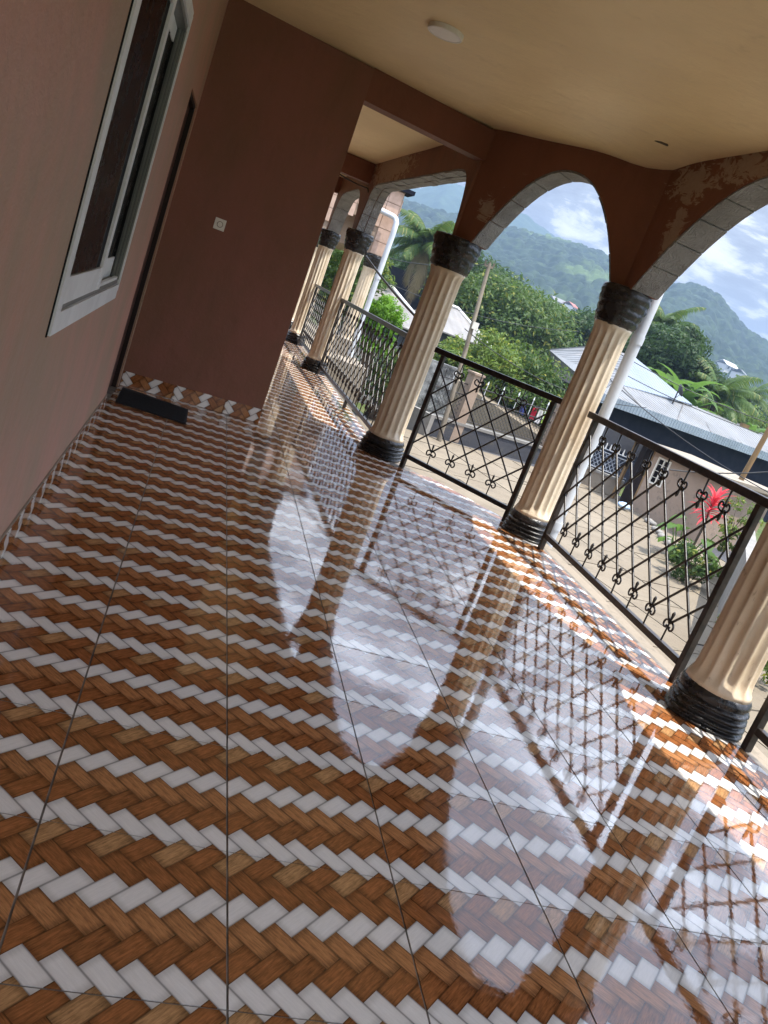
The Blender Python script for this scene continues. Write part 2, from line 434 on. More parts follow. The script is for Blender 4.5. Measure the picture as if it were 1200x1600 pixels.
def tag(o, label, cat, group=None):
    o['label'] = label; o['category'] = cat
    if group: o['group'] = group
    return o


def thing(name, label, cat, loc=(0, 0, 0), group=None):
    o = bpy.data.objects.new(name, None); COL.objects.link(o); o.location = loc; o.empty_display_size = 0.1
    return tag(o, label, cat, group)


def structure(o): o['kind'] = 'structure'; return o


def struct_root(name, loc=(0, 0, 0)):
    o = bpy.data.objects.new(name, None); COL.objects.link(o); o.location = loc; o['kind'] = 'structure'; return o


def inst(name, me, parent, loc=(0, 0, 0), rot=(0, 0, 0), scale=(1, 1, 1), mtx=None):
    o = bpy.data.objects.new(name, me); COL.objects.link(o); o.parent = parent
    if mtx is not None: o.matrix_local = mtx
    else: o.location = loc; o.rotation_euler = rot; o.scale = scale
    return o


def fnoise(x, y, z=0.0):
    from mathutils import noise as mn
    return mn.noise(Vector((x, y, z)))


def polar(az, D, z=0.0):
    a = rad(az); return Vector((CAM.x + D * math.sin(a), D * math.cos(a), z))


# ------------------------------------------------------------------ world: daylight sky with cloud
def make_world():
    w = bpy.data.worlds.new('World'); SC.world = w; w.use_nodes = True; nt = w.node_tree
    bg = nt.nodes['Background']; bg.inputs['Strength'].default_value = 0.15
    sky = nt.nodes.new('ShaderNodeTexSky'); sky.sky_type = 'NISHITA'; sky.sun_disc = False
    sky.sun_elevation = SUN_EL; sky.sun_rotation = SUN_ROT; sky.air_density = 1.2; sky.dust_density = 1.5
    tc = nt.nodes.new('ShaderNodeTexCoord').outputs['Generated']
    sep = nt.nodes.new('ShaderNodeSeparateXYZ'); nt.links.new(tc, sep.inputs[0])
    z = S(nt, sep.outputs[2]).mx(0.0) + 0.16
    cb = nt.nodes.new('ShaderNodeCombineXYZ')
    nt.links.new((S(nt, sep.outputs[0]) / z).k, cb.inputs[0]); nt.links.new((S(nt, sep.outputs[1]) / z).k, cb.inputs[1])
    p = mapping(nt, cb.outputs[0], (1, 1, 1), (1.7, 0.4, 0))
    n1 = noise(nt, p, 1.5, 10, 0.60, 0.5)
    n2 = noise(nt, p, 4.2, 8, 0.6, 0.3)
    cover = n1.step(0.14, 0.34)
    # grey-blue bellies and bright edges
    cc = ramp(nt, (n1 * 0.6 + n2 * 0.4), [(0.41, (5.2, 5.0, 4.7)), (0.455, (4.0, 3.9, 3.7)), (0.49, (2.0, 2.0, 1.98)), (0.545, (1.45, 1.38, 1.32))])
    # the cloud deck thins and brightens overhead, as its mirror image in the tiles shows
    sc_ = nt.nodes.new('ShaderNodeVectorMath'); sc_.operation = 'SCALE'; nt.links.new(cc, sc_.inputs[0])
    nt.links.new((S(nt, sep.outputs[2]).step(0.16, 0.52) * 4.2 + 1.0).k, sc_.inputs['Scale'])
    cc = mixc(nt, S(nt, sep.outputs[2]).step(0.12, 0.45), sc_.outputs[0], (0.76, 0.88, 1.12), 'MULTIPLY')
    c = mixc(nt, cover * (0.96 - S(nt, sep.outputs[2]).step(0.16, 0.6) * 0.22), sky.outputs[0], cc)
    nt.links.new(c, bg.inputs['Color'])
make_world()


# ------------------------------------------------------------------ floor of ceramic tiles
T = 0.45; Y0 = 0.369                      # tile module and the joint the rows are counted from
WX = -0.883                               # face of the house wall
FA, FB = Vector((1.42, 7.40)), Vector((2.42, 5.98))      # inner face of the angled bay wall
BAYD = (FB - FA).normalized(); BAYN = Vector((-BAYD.y, BAYD.x))
if BAYN.x < 0: BAYN = -BAYN
W0, W1 = Vector((-0.883, 6.85)), Vector((0.278, 7.11))   # face of the short end wall
WD = (W1 - W0).normalized(); WN = Vector((-WD.y, WD.x))


def clip(poly, nx, ny, c):
    out = []
    for i in range(len(poly)):
        a, b = poly[i], poly[(i + 1) % len(poly)]
        da, db = nx * a[0] + ny * a[1] - c, nx * b[0] + ny * b[1] - c
        if da <= 0: out.append(a)
        if (da < 0 < db) or (db < 0 < da):
            t = da / (da - db); out.append((a[0] + (b[0] - a[0]) * t, a[1] + (b[1] - a[1]) * t))
    return out


floor = struct_root('balcony_floor')
b = MB()
b.prism([(-1.05, -1.8), (2.60, -1.8), (2.60, 6.05), (2.50, 6.35), (1.60, 7.45), (1.56, 7.6), (1.42, 16.1), (-1.05, 16.1)], -0.09, -0.0022)
structure(b.build('grout_bed', M['grout'], floor))
G = 0.0027
full_me = None
bayc = BAYN.x * FA.x + BAYN.y * FA.y + 0.27
for iy in range(-5, 35):
    for ix in range(-2, 6):
        x0, y0 = ix * T + G, Y0 + iy * T + G * 0.75
        x1, y1 = (ix + 1) * T - G, Y0 + (iy + 1) * T - G * 0.75
        if ix == 5: x1 = 2.25 + 0.31 - G
        poly = [(x0, y0), (x1, y0), (x1, y1), (x0, y1)]
        n0 = len(poly)
        poly = clip(poly, -1, 0, -WX)
        if y1 < 7.3 or x0 < 1.3: poly = clip(poly, BAYN.x, BAYN.y, bayc) if y1 < 7.7 else poly
        if y0 > 6.9: poly = clip(poly, 1, 0, 1.53 - (y0 - 7.5) * 0.018 if x1 > 1.35 else 9)
        if len(poly) < 3: continue
        xs = [p[0] for p in poly]; ys = [p[1] for p in poly]
        if max(xs) - min(xs) < 0.02 or max(ys) - min(ys) < 0.02: continue
        loc = (ix * T, Y0 + iy * T, 0)
        full = len(poly) == 4 and abs((max(xs) - min(xs)) - (T - 2 * G)) < 1e-4 and abs((max(ys) - min(ys)) - (T - 1.5 * G)) < 1e-4
        if full and full_me is not None:
            o = inst('tile', full_me, floor, loc)
        else:
            o = MB().prism(poly, -0.012, 0.0).build('tile', M['weave'], floor, loc=loc)
            if full: full_me = o.data
        o.rotation_euler = (RNG.normal(0, 0.0013), RNG.normal(0, 0.0013), 0)

# ledge and body of the raised slab under the balcony
slab_poly = [(-1.2, -1.9), (2.74, -1.9), (2.74, 6.12), (1.80, 7.52), (1.66, 7.62), (1.56, 16.2), (-1.2, 16.2)]
structure(MB().prism(slab_poly, -1.95, -0.0905).build('balcony_slab', M['ledge']))
structure(MB().prism([(2.604, -1.8), (2.74, -1.8), (2.74, 6.1), (2.62, 6.3), (2.604, 6.05)], -0.09, -0.022).build('balcony_ledge', M['ledge']))

# ceiling
def ceil_z(x, y):
    z = 2.965 + 0.012 * fnoise(x * 0.9, y * 0.9, 3.1)
    z -= 0.055 * math.exp(-((x - 2.25) ** 2 + (y - 6.1) ** 2) / 0.10)
    z += 0.02 * math.exp(-((x - 1.42) ** 2 + (y - 7.3) ** 2) / 0.12)
    return z
b = MB(); nx, ny = 44, 180
for iy in range(ny + 1):
    for ix in range(nx + 1):
        x = -1.0 + ix * (3.72 / nx); y = -1.9 + iy * (18.1 / ny); b.v.append((x, y, ceil_z(x, y)))
for iy in range(ny):
    for ix in range(nx):
        x = -1.0 + (ix + 0.5) * (3.72 / nx); y = -1.9 + (iy + 0.5) * (18.1 / ny)
        if y > 6.3 and x > 2.74 - (y - 6.1) * 0.68 and x > 1.65: continue
        a = iy * (nx + 1) + ix; b.f.append((a, a + nx + 1, a + nx + 2, a + 1))
structure(b.build('ceiling', M['ceiling'], smooth=True, normals=False))
slab2 = [(-1.2, -1.9), (2.76, -1.9), (2.76, 6.14), (1.82, 7.54), (1.70, 7.7), (1.60, 16.2), (-1.2, 16.2)]
structure(MB().prism(slab2, 3.03, 3.30).build('roof_slab', M['concrete']))

# chip in the ceiling plaster
pc = Vector((2.10, 5.62)); b = MB()
pts = [(pc.x + 0.042 * math.cos(t) * (1 + 0.3 * math.sin(3 * t)), pc.y + 0.030 * math.sin(t) * (1 + 0.4 * math.cos(2 * t)) - 0.2 * 0.05 * math.cos(t)) for t in [k * PI / 6 for k in range(12)]]
b.prism(pts, ceil_z(*pc) - 0.004, ceil_z(*pc) + 0.01)
tag(b.build('plaster_chip', M['bark']), 'small dark chipped spot in the cream ceiling above the arches', 'plaster chip')

# ------------------------------------------------------------------ house wall with window and doorway
wall = thing('house_wall', 'brownish pink plastered house wall holding the sliding window', 'wall', (WX, 0, 0))
wy0, wy1, wz0, wz1 = 2.96, 4.602, 0.95, 2.25             # opening of the window
dy0, dy1, dz = 5.88, 6.74, 2.15                          # opening of the doorway
b = MB(); X0, X1 = WX - 0.18, WX
for (ya, yb, za, zb) in ((-1.9, wy0, 0, 3.02), (wy0, wy1, 0, wz0), (wy0, wy1, wz1, 3.02), (wy1, dy0, 0, 3.02), (dy0, dy1, dz, 3.02), (dy1, 16.2, 0, 3.02)):
    b.box((X0, ya, za), (X1, yb, zb))
pl = b.build('plaster', M['wall_lit'], wall)
# merge the touching boxes into one skin
bm = bmesh.new(); bm.from_mesh(pl.data); bmesh.ops.remove_doubles(bm, verts=bm.verts, dist=1e-4)
bm.to_mesh(pl.data); bm.free()
for k in range(18):
    y0 = Y0 - 5 * T + k * T + 0.002; y1 = y0 + T - 0.004
    y1 = min(y1, dy0 - 0.01)
    if y1 - y0 < 0.03: continue
    o = MB().box((WX + 0.001, y0, 0.002), (WX + 0.013, y1, 0.100)).build('skirting_tile', M['weave_v'], wall)
    o.data.transform(Matrix.Translation((-0, -y0, 0))); o.location = (0, y0, 0)
wall_cap = MB().box((WX + 0.001, -1.8, 0.1005), (WX + 0.009, dy0 - 0.01, 0.105)).build('skirting_edge', M['ledge'], wall)

win = thing('sliding_window', 'white framed sliding window with dark tinted glass in the brownish pink wall', 'window', (WX, 3.7, 0.9))
def yb(name, mat, x0, x1, ya, yb_, za, zb, parent): return MB().box((WX + x0, ya, za), (WX + x1, yb_, zb)).build(name, mat, parent)
fr = MB()   # flat white outer trim proud of the wall
for (ya, yb_, za, zb) in ((2.895, 2.985, 0.89, 2.30), (4.602, 4.625, 0.93, 2.285), (2.985, 4.602, 0.89, 0.965), (2.985, 4.602, 2.235, 2.30)):
    fr.box((WX - 0.02, ya, za), (WX + 0.012, yb_, zb))
fr.build('frame', M['white_alu'], win)
MB().box((WX - 0.005, 2.882, 0.885), (WX + 0.004, 2.8945, 2.31)).build('gap_strip', M['gasket'], win)
yb('sill_track', M['grey_alu'], -0.09, 0.002, 2.985, 4.60, 0.9655, 0.985, win)
yb('sill_lip', M['white_alu'], -0.018, -0.002, 3.90, 4.58, 0.9855, 1.0, win)
yb('head_track', M['grey_alu'], -0.09, 0.002, 2.985, 4.60, 2.21, 2.2345, win)
for k, (xa, xb, dd_) in enumerate(((-0.003, 0.004, 0.006), (-0.008, -0.0035, 0.002), (-0.015, -0.0085, 0.012), (-0.022, -0.0155, 0.004), (-0.029, -0.0225, 0.014), (-0.040, -0.0295, 0.003))):
    yb('jamb_rib', M['grey_alu'] if k % 2 else M['jamb'], xa, xb, 4.60 - dd_, 4.6015, 0.9855, 2.21, win)
yb('jamb_back', M['gasket'], -0.09, -0.0405, 4.585, 4.6015, 0.9855, 2.21, win)
o = MB().box((WX - 0.014, 3.795, 0.9855), (WX + 0.008, 3.875, 2.205)).box((WX - 0.014, 2.9855, 0.9855), (WX + 0.006, 3.7945, 1.082)).box((WX - 0.014, 2.9855, 2.14), (WX + 0.006, 3.7945, 2.205)).build('sash', M['white_alu'], win)
MB().box((WX - 0.006, 2.9855, 1.0825), (WX, 3.655, 2.1395)).build('pane', M['glass'], o)
MB().box((WX - 0.012, 3.6555, 1.0825), (WX - 0.002, 3.690, 2.1395)).box((WX - 0.012, 2.9855, 1.0825), (WX + 0.003, 2.990, 2.1395)).build('gasket', M['grey_dark'], o)
MB().box((WX - 0.012, 3.6905, 1.0825), (WX - 0.004, 3.7945, 2.1395)).build('meeting_stile', M['gasket'], o)
o = MB().box((WX - 0.060, 3.70, 0.9855), (WX - 0.040, 4.58, 1.09)).box((WX - 0.060, 3.70, 2.14), (WX - 0.040, 4.58, 2.205)).build('sash', M['white_alu'], win)
MB().box((WX - 0.055, 3.70, 1.0905), (WX - 0.047, 4.58, 2.1395)).build('pane', M['glass'], o)
MB().box((WX - 0.0465, 4.24, 1.0905), (WX - 0.040, 4.27, 2.1395)).box((WX - 0.0465, 4.31, 1.0905), (WX - 0.042, 4.325, 2.1395)).box((WX - 0.0465, 4.36, 1.0905), (WX - 0.042, 4.372, 2.1395)).build('gasket', M['grey_dark'], o)
yb('dark_room_panel', M['door'], -0.175, -0.095, 2.965, 4.60, 0.955, 2.245, win)  # dark panel in place of the unlit room, its shade in the colour

door = thing('doorway', 'dark brown door set back in the doorway by the end wall', 'door', (WX, 6.3, 0))
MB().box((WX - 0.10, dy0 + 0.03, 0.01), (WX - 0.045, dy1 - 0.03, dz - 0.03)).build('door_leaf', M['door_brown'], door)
MB().box((WX - 0.0445, dy0 + 0.031, 0.02), (WX - 0.035, dy0 + 0.11, dz - 0.031)).build('jamb_shade_strip', M['door'], door)  # dark strip painting in the shade beside the near jamb
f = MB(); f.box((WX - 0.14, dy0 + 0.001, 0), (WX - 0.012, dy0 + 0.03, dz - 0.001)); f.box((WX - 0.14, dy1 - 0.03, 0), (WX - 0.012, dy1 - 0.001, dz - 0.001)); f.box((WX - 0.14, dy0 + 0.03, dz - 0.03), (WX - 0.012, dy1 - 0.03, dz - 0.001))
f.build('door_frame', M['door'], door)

# short end wall and the beam that runs on from it
def wallpt(s, d): p = W0 + WD * s + WN * d; return (p.x, p.y)
LW = (W1 - W0).length
ew = thing('end_wall', 'brown end wall facing the camera, its shade put into the paint colour, with woven pattern skirting', 'wall', (W0.x, W0.y, 0))
MB().prism([wallpt(0, 0), wallpt(LW, 0), wallpt(LW, 0.18), wallpt(0, 0.18)], 0.0, 2.96).build('plaster', M['wall_shaded'], ew)
ang = math.atan2(WD.y, WD.x)
sk = [(0.004, 0.42), (0.424, 0.86), (0.864, LW + 0.006)]
for (a, c) in sk:
    me = MB().box((0, -0.010, 0), (c - a - 0.004, -0.001, 0.118))
    o = me.build('skirting_tile', M['weave_v'], None); o.parent = ew
    # local frame: the print is laid across the strip, as it was cut
    me2 = o.data
    for v_ in me2.vertices: pass
    o.location = (WD.x * a, WD.y * a, 0.002); o.rotation_euler = (0, 0, ang)
M['weave_s'] = weave_material('ceramic_weave_print_side', 'zx')
for o in list(ew.children):
    if o.name.startswith('skirting_tile'):
        o.data.materials[0] = M['weave_s']

def wbox(name, mat, s0, s1, d0, d1, z0, z1, parent): return MB().prism([wallpt(s0, d0), wallpt(s1, d0), wallpt(s1, d1), wallpt(s0, d1)], z0, z1).build(name, mat, parent)
cb_ = wbox('ceiling_beam', M['beam_brown'], LW + 0.0005, LW + 1.185, 0.001, 0.179, 2.722, 2.968, None)
tag(cb_, 'brown beam under the ceiling running from the end wall to the arches', 'beam')
for yy, xe, lab in ((12.1, 1.24, 'brown ceiling beam beyond the end wall, nearer of the two over the far walkway'), (15.3, 1.18, 'brown ceiling beam at the far end of the walkway')):
    tag(MB().box((WX + 0.002, yy, 2.70), (xe, yy + 0.2, 2.962)).build('ceiling_beam', M['beam_brown']), lab, 'beam')

# light switch on the end wall
sp = W0 + WD * 0.393
sw = thing('light_switch', 'square cream light switch with a round centre on the dark end wall', 'light switch', (sp.x, sp.y, 1.44))
sw.rotation_euler = (0, 0, ang)
def local(mb, name, mat, parent, smooth=False):
    me = bpy.data.meshes.new(name); me.from_pydata([tuple(v) for v in mb.v], [], mb.f)
    bm = bmesh.new(); bm.from_mesh(me); bmesh.ops.recalc_face_normals(bm, faces=bm.faces); bm.to_mesh(me); bm.free()
    if smooth is not False:
        me.polygons.foreach_set('use_smooth', [True] * len(me.polygons))
        if smooth is not True: me.set_sharp_from_angle(angle=rad(smooth))
    me.materials.append(mat); o = bpy.data.objects.new(name, me); COL.objects.link(o); o.parent = parent; return o
local(MB().box((-0.043, -0.008, -0.043), (0.043, -0.0005, 0.043)), 'plate', M['plastic_white'], sw)
ring = MB(); n = 24
for rr_, y_ in ((0.024, -0.0085), (0.024, -0.013), (0.019, -0.013), (0.019, -0.0095)):
    for k in range(n): ring.v.append((rr_ * math.cos(2 * PI * k / n), y_, rr_ * math.sin(2 * PI * k / n)))
for j in range(3):
    for k in range(n): ring.f.append((j * n + k, j * n + (k + 1) % n, (j + 1) * n + (k + 1) % n, (j + 1) * n + k))
local(ring, 'ring', M['ledge'], sw, True)
disc = MB(); disc.tube([(0, -0.0085, 0), (0, -0.011, 0)], 0.0175, 20); local(disc, 'button', M['plastic_white'], sw, 40)

# doormat
mt = MB(); mat_pts = [(-0.835, 6.19), (-0.312, 6.175), (-0.318, 6.672), (-0.845, 6.735)]
mt.prism(mat_pts, 0.001, 0.016)
dm = thing('doormat', 'black rubber doormat on the floor in front of the doorway', 'doormat', (-0.58, 6.45, 0.0))
mt.build('mat_base', M['rubber'], dm)
ribs = MB()
for k in range(13):
    y = 6.20 + k * 0.036; ribs.box((-0.825, y, 0.0162), (-0.33, y + 0.016, 0.021))
ribs.build('rib_field', M['rubber'], dm)

# ceiling lamp
cl = thing('ceiling_lamp', 'round flat white surface lamp on the cream ceiling', 'ceiling lamp', (0.446, 5.478, ceil_z(0.446, 5.478)))
def lathe(profile, n=40, c=(0, 0), fn=None):
    m_ = MB()
    for (r, z) in profile:
        for k in range(n):
            t = 2 * PI * k / n; q = r if fn is None else fn(r, z, t)
            m_.v.append((c[0] + q * math.cos(t), c[1] + q * math.sin(t), z))
    for j in range(len(profile) - 1):
        for k in range(n):
            m_.f.append((j * n + k, j * n + (k + 1) % n, (j + 1) * n + (k + 1) % n, (j + 1) * n + k))
    m_.f.append(tuple(range(n - 1, -1, -1))); m_.f.append(tuple((len(profile) - 1) * n + k for k in range(n)))
    return m_
zc = cl.location.z
lathe([(0.113, zc + 0.005), (0.113, zc - 0.024), (0.110, zc - 0.029), (0.100, zc - 0.030), (0.098, zc - 0.026)], 48, (0.446, 5.478)).build('lamp_rim', M['plastic_white'], cl, smooth=35)
lathe([(0.0975, zc - 0.020), (0.0975, zc - 0.027), (0.09, zc - 0.029)], 48, (0.446, 5.478)).build('lamp_diffuser', M['lamp_face'], cl, smooth=35)

# ------------------------------------------------------------------ columns
ZC0, ZC1, ZCT = 0.19, 1.775, 2.065
def flute(R):
    def fn(r, z, t):
        fade = min(1, max(0, (z - ZC0 - 0.012) / 0.05)) * min(1, max(0, (ZC1 - 0.012 - z) / 0.05))
        d = 0.021 * fade * abs(math.sin(7 * t)) ** 0.85
        return r - d + 0.0040 * fnoise(3.5 * math.cos(t), 5 * math.sin(t), z * 4)
    return fn
COLS = []
def column(cx, cy_, R, label, full=True):
    c = thing('fluted_column', label, 'column', (cx, cy_, 0), 'cream fluted columns of the arcade')
    prof = [(R * 1.12, ZC0 - 0.01), (R * 1.08, ZC0 + 0.015), (R * 1.02, ZC0 + 0.04), (R, ZC0 + 0.08)]
    prof += [(R * (1 - 0.02 * k / 12), ZC0 + 0.08 + (ZC1 - ZC0 - 0.16) * k / 12) for k in range(1, 13)] + [(R * 1.0, ZC1 - 0.04), (R * 1.05, ZC1 - 0.012), (R * 1.07, ZC1 + 0.005)]
    lathe(prof, 128 if full else 64, (cx, cy_), flute(R)).build('shaft', M['cream'], c, smooth=True)
    # base: a squarish block with stepped rings, painted black
    def basefn(r, z, t):
        q = t + 0.62
        e = 3.4; k = (abs(math.cos(q)) ** e + abs(math.sin(q)) ** e) ** (-1 / e)
        w = min(1, max(0, (0.185 - z) / 0.10)); k = 1 + (k - 1) * w * 0.8
        g = 0.5 + 0.5 * math.sin(t * 1.0 + 0.4 + 2.6)     # the rings are worn smooth on one side
        gro = 0.024 * (0.5 - 0.5 * math.cos(2 * PI * (z - 0.012) / 0.034)) if z < 0.135 else 0
        return r * k - gro * (0.35 + 0.65 * g) + 0.004 * fnoise(7 * math.cos(t), 7 * math.sin(t), z * 25)
    bp = [(R * 1.36, 0.0)] + [(R * (1.36 - 0.10 * z / 0.135), z) for z in [0.006 + 0.0055 * k for k in range(24)]] + [(R * 1.22, 0.150), (R * 1.18, 0.165), (R * 1.13, 0.180), (R * 1.06, 0.186)]
    lathe(bp, 72, (cx, cy_), basefn).build('base', M['black'], c, smooth=True)
    def capfn(r, z, t):
        q = t + 0.62
        e = 3.0; k = (abs(math.cos(q)) ** e + abs(math.sin(q)) ** e) ** (-1 / e)
        w = min(1, max(0, (z - 1.86) / 0.12)); k = 1 + (k - 1) * w * 0.5
        zz = z + 0.022 * fnoise(1.6 * math.cos(t) + cx, 1.6 * math.sin(t), 0.5) + 0.008 * fnoise(5 * math.cos(t), 5 * math.sin(t) + cy_, 2.5)
        r = r - 0.013 * abs(math.cos(PI * (zz - ZC1 - 0.012) / 0.062)) ** 4 * (0.5 + 0.6 * fnoise(2 * math.cos(t), 2 * math.sin(t), z * 12 + cx)) if ZC1 + 0.03 < z < ZC1 + 0.265 else r
        return r * k + 0.009 * fnoise(3.5 * math.cos(t) + cx, 3.5 * math.sin(t) + cy_, z * 16) + 0.004 * fnoise(11 * math.cos(t), 11 * math.sin(t), z * 30)
    cp = [(R * 1.03, ZC1 - 0.002), (R * 1.12, ZC1 + 0.012)]
    for k in range(1, 26):
        z = ZC1 + 0.012 + 0.010 * k
        base_ = R * (1.12 + 0.26 * min(1, (z - ZC1) / 0.22) ** 0.8)
        cp.append((base_, z))
    cp += [(R * 1.36, ZC1 + 0.270), (R * 1.31, ZC1 + 0.284), (R * 1.15, ZCT)]
    lathe(cp, 72, (cx, cy_), capfn).build('capital', M['black'], c, smooth=True)
    COLS.append(c); return c
column(2.50, 6.03, 0.140, 'cream fluted column with a downpipe behind it, at the outer corner of the bay')
column(2.50, 3.31, 0.150, 'cream fluted column nearest the camera, its stepped black base fully in view')
column(1.49, 7.46, 0.155, 'cream fluted column left of the small railing panel, under the end of the ceiling beam')
column(1.31, 12.12, 0.140, 'cream fluted column beyond the end wall with a black cable tied to its capital')
column(1.27, 15.34, 0.135, 'farthest cream fluted column beside the edge of the end wall')
column(2.50, 0.60, 0.145, 'cream fluted column beside the camera, seen only mirrored in the floor')
column(2.50, -1.75, 0.145, 'cream fluted column behind the camera at the end of the arcade')


# ------------------------------------------------------------------ arched walls
def arch_wall(p0, p1, s_in0, s_in1, rise, power, label, zspring=2.0, ztop=2.99, thick=0.235, group='arched walls over the columns', blocks=True, mat='arch_brown', sign=1, rows=1):
    """p0,p1: plan ends of the inner face; the opening spans s_in0..s_in1 along it"""
    p0, p1 = Vector(p0), Vector(p1); L = (p1 - p0).length; d = (p1 - p0) / L; n = Vector((-d.y, d.x)) * sign
    mid = (s_in0 + s_in1) / 2; half = (s_in1 - s_in0) / 2
    def f(s):
        t = abs(s - mid) / half
        if t >= 1: return 2.052
        return max(2.052, zspring + rise * (1 - t ** power))
    th = [mid + half * math.sin(PI / 2 * math.sin(PI / 2 * k / 28)) for k in range(-28, 29)]
    ss = [0.0] + th + [L]
    ss = [s for i, s in enumerate(ss) if i == 0 or s - ss[i - 1] > 1e-4]
    nz = 6
    m_ = MB()
    def P(s, dd, z):
        q = p0 + d * s + n * dd; return (q.x, q.y, z)
    N = len(ss)
    for s in ss:
        z0 = f(s)
        wob = 0.006 * fnoise(s * 3, p0.x, 1.0)
        for k in range(nz + 1): m_.v.append(P(s, 0 + wob * (k / nz) * 0, z0 + (ztop - z0) * k / nz))
        for k in range(nz + 1): m_.v.append(P(s, thick, z0 + (ztop - z0) * k / nz))
    w = 2 * (nz + 1)
    for i in range(N - 1):
        a, b_ = i * w, (i + 1) * w
        for k in range(nz):
            m_.f.append((a + k, b_ + k, b_ + k + 1, a + k + 1))
            o = nz + 1
            m_.f.append((a + o + k, a + o + k + 1, b_ + o + k + 1, b_ + o + k))
        m_.f.append((a, a + nz + 1, b_ + nz + 1, b_)); m_.f.append((a + nz, b_ + nz, b_ + 2 * nz + 1, a + 2 * nz + 1))
    for a in (0, (N - 1) * w):
        m_.f.append(tuple([a + k for k in range(nz + 1)] + [a + nz + 1 + k for k in range(nz, -1, -1)]))
    root = thing('arched_wall', label, 'arch', (p0.x, p0.y, 0), group)
    m_.build('plaster', M[mat], root)
    if blocks:
        # grey relief blocks lining the underside of the arch
        fine = [mid + half * math.sin(PI / 2 * t) for t in np.linspace(-0.985, 0.985, 400)]
        pts = [(s, f(s)) for s in fine if f(s) > 2.055 + 0.002]
        acc = [0.0]
        for i in range(1, len(pts)): acc.append(acc[-1] + math.hypot(pts[i][0] - pts[i - 1][0], pts[i][1] - pts[i - 1][1]))
        tot = acc[-1]; nb = max(3, round(tot / 0.235)); step = tot / nb
        def at(l):
            l = min(max(l, 0), tot); i = min(int(np.searchsorted(acc, l)), len(acc) - 1); i = max(i, 1)
            t = (l - acc[i - 1]) / max(1e-6, acc[i] - acc[i - 1])
            a, c = pts[i - 1], pts[i]; s = a[0] + (c[0] - a[0]) * t; z = a[1] + (c[1] - a[1]) * t
            tx, tz = c[0] - a[0], c[1] - a[1]; ll = math.hypot(tx, tz); return s, z, tx / ll, tz / ll
        for k in range(nb):
          for rw_ in range(rows):
            q = MB(); g = 0.0045; hh = 0.012 + 0.010 * random.random()
            e0 = 0.002 + 0.010 * random.random() + (thick / rows) * rw_; e1 = (thick / rows) * (rw_ + 1) - 0.004
            for j in range(4):
                l = k * step + g + (step - 2 * g) * j / 3
                s, z, tx, tz = at(l)
                nxs, nzs = tz, -tx                       # points into the opening
                if nzs > 0: nxs, nzs = -nxs, -nzs
                for hgt in (0.0005, hh):
                    for dd in (e0, e1):
                        q.v.append(P(s + nxs * hgt, dd, z + nzs * hgt))
            for j in range(3):
                a = j * 4; c = a + 4
                q.f += [(a, a + 1, c + 1, c), (a + 2, c + 2, c + 3, a + 3), (a, c, c + 2, a + 2), (a + 1, a + 3, c + 3, c + 1)]
            q.f += [(0, 2, 3, 1), (12, 13, 15, 14)]
            q.build('soffit_block', M['soffit'], root)
    return root


XI = 2.42
arch_wall((XI, 5.98), (XI, 3.31), 0.09, 2.57, 0.82, 2.0, 'brown arch with peeling paint between the corner column and the nearest column')
arch_wall((1.42, 7.40), (2.42, 5.98), 0.17, 1.655, 0.79, 2.15, 'narrow pointed brown arch over the small railing panel')
arch_wall((1.20, 12.12), (1.40, 7.40), 0.12, 4.71, 0.68, 20.0, 'long flat brown arch beyond the ceiling beam with a flaking lower edge', rows=2)
arch_wall((1.17, 15.34), (1.20, 12.12), 0.13, 3.07, 0.68, 6.0, 'farthest brown arch between the two far columns')
arch_wall((XI, 3.31), (XI, 0.60), 0.12, 2.59, 0.82, 2.0, 'brown arch right beside the camera, mirrored in the polished floor')
arch_wall((XI, 0.60), (XI, -1.75), 0.12, 2.23, 0.80, 2.0, 'brown arch behind the camera at the near end of the arcade')
# corner post faces above the capitals, butted between two arch walls
def cpost(poly, label): tag(MB().prism(poly, 2.056, 2.985).build('corner_pier', M['arch_brown']), label, 'pier')
cpost([(2.423, 5.983), (2.678, 5.983), (2.634, 6.131)], 'wedge of brown pier over the corner column capital')
cpost([(1.405, 7.405), (1.417, 7.405), (1.628, 7.55), (1.66, 7.42), (1.63, 7.60), (1.40, 7.62)][:3] + [(1.60, 7.56), (1.408, 7.42)], 'wedge of brown pier over the bay column capital')


# ------------------------------------------------------------------ iron railings
def scroll_mesh():
    m_ = MB()
    m_.tube([(0, 0, -0.115), (0, 0, -0.02), (0, 0, 0.02), (0, 0, 0.055), (0, 0, 0.070)], [0.0065, 0.0065, 0.008, 0.0125, 0.004], 6, flat=0.7)
    for sg in (-1, 1):
        pts = []
        for k in range(13):
            t = k / 12; an = PI * 0.62 - t * PI * 1.62; r = 0.0255 * (1 - 0.42 * t)
            pts.append((sg * (0.028 + r * math.cos(an)), 0, -0.020 + r * math.sin(an) * 1.05))
        pts[0] = (sg * 0.003, 0, 0.012)
        m_.tube(pts, [0.0066] * 10 + [0.0070, 0.0082, 0.0085], 6)
    me = bpy.data.meshes.new('scroll'); me.from_pydata([tuple(v) for v in m_.v], [], m_.f)
    bm = bmesh.new(); bm.from_mesh(me); bmesh.ops.recalc_face_normals(bm, faces=bm.faces); bm.to_mesh(me); bm.free()
    me.polygons.foreach_set('use_smooth', [True] * len(me.polygons)); me.materials.append(M['iron']); return me
SCROLL = scroll_mesh()
def unit_bar():
    m_ = MB().tube([(0, 0, 0), (0, 0, 0.5), (0, 0, 1)], 1.0, 6)
    me = bpy.data.meshes.new('lattice_bar'); me.from_pydata([tuple(v) for v in m_.v], [], m_.f)
    me.polygons.foreach_set('use_smooth', [True] * len(me.polygons)); me.materials.append(M['iron']); return me
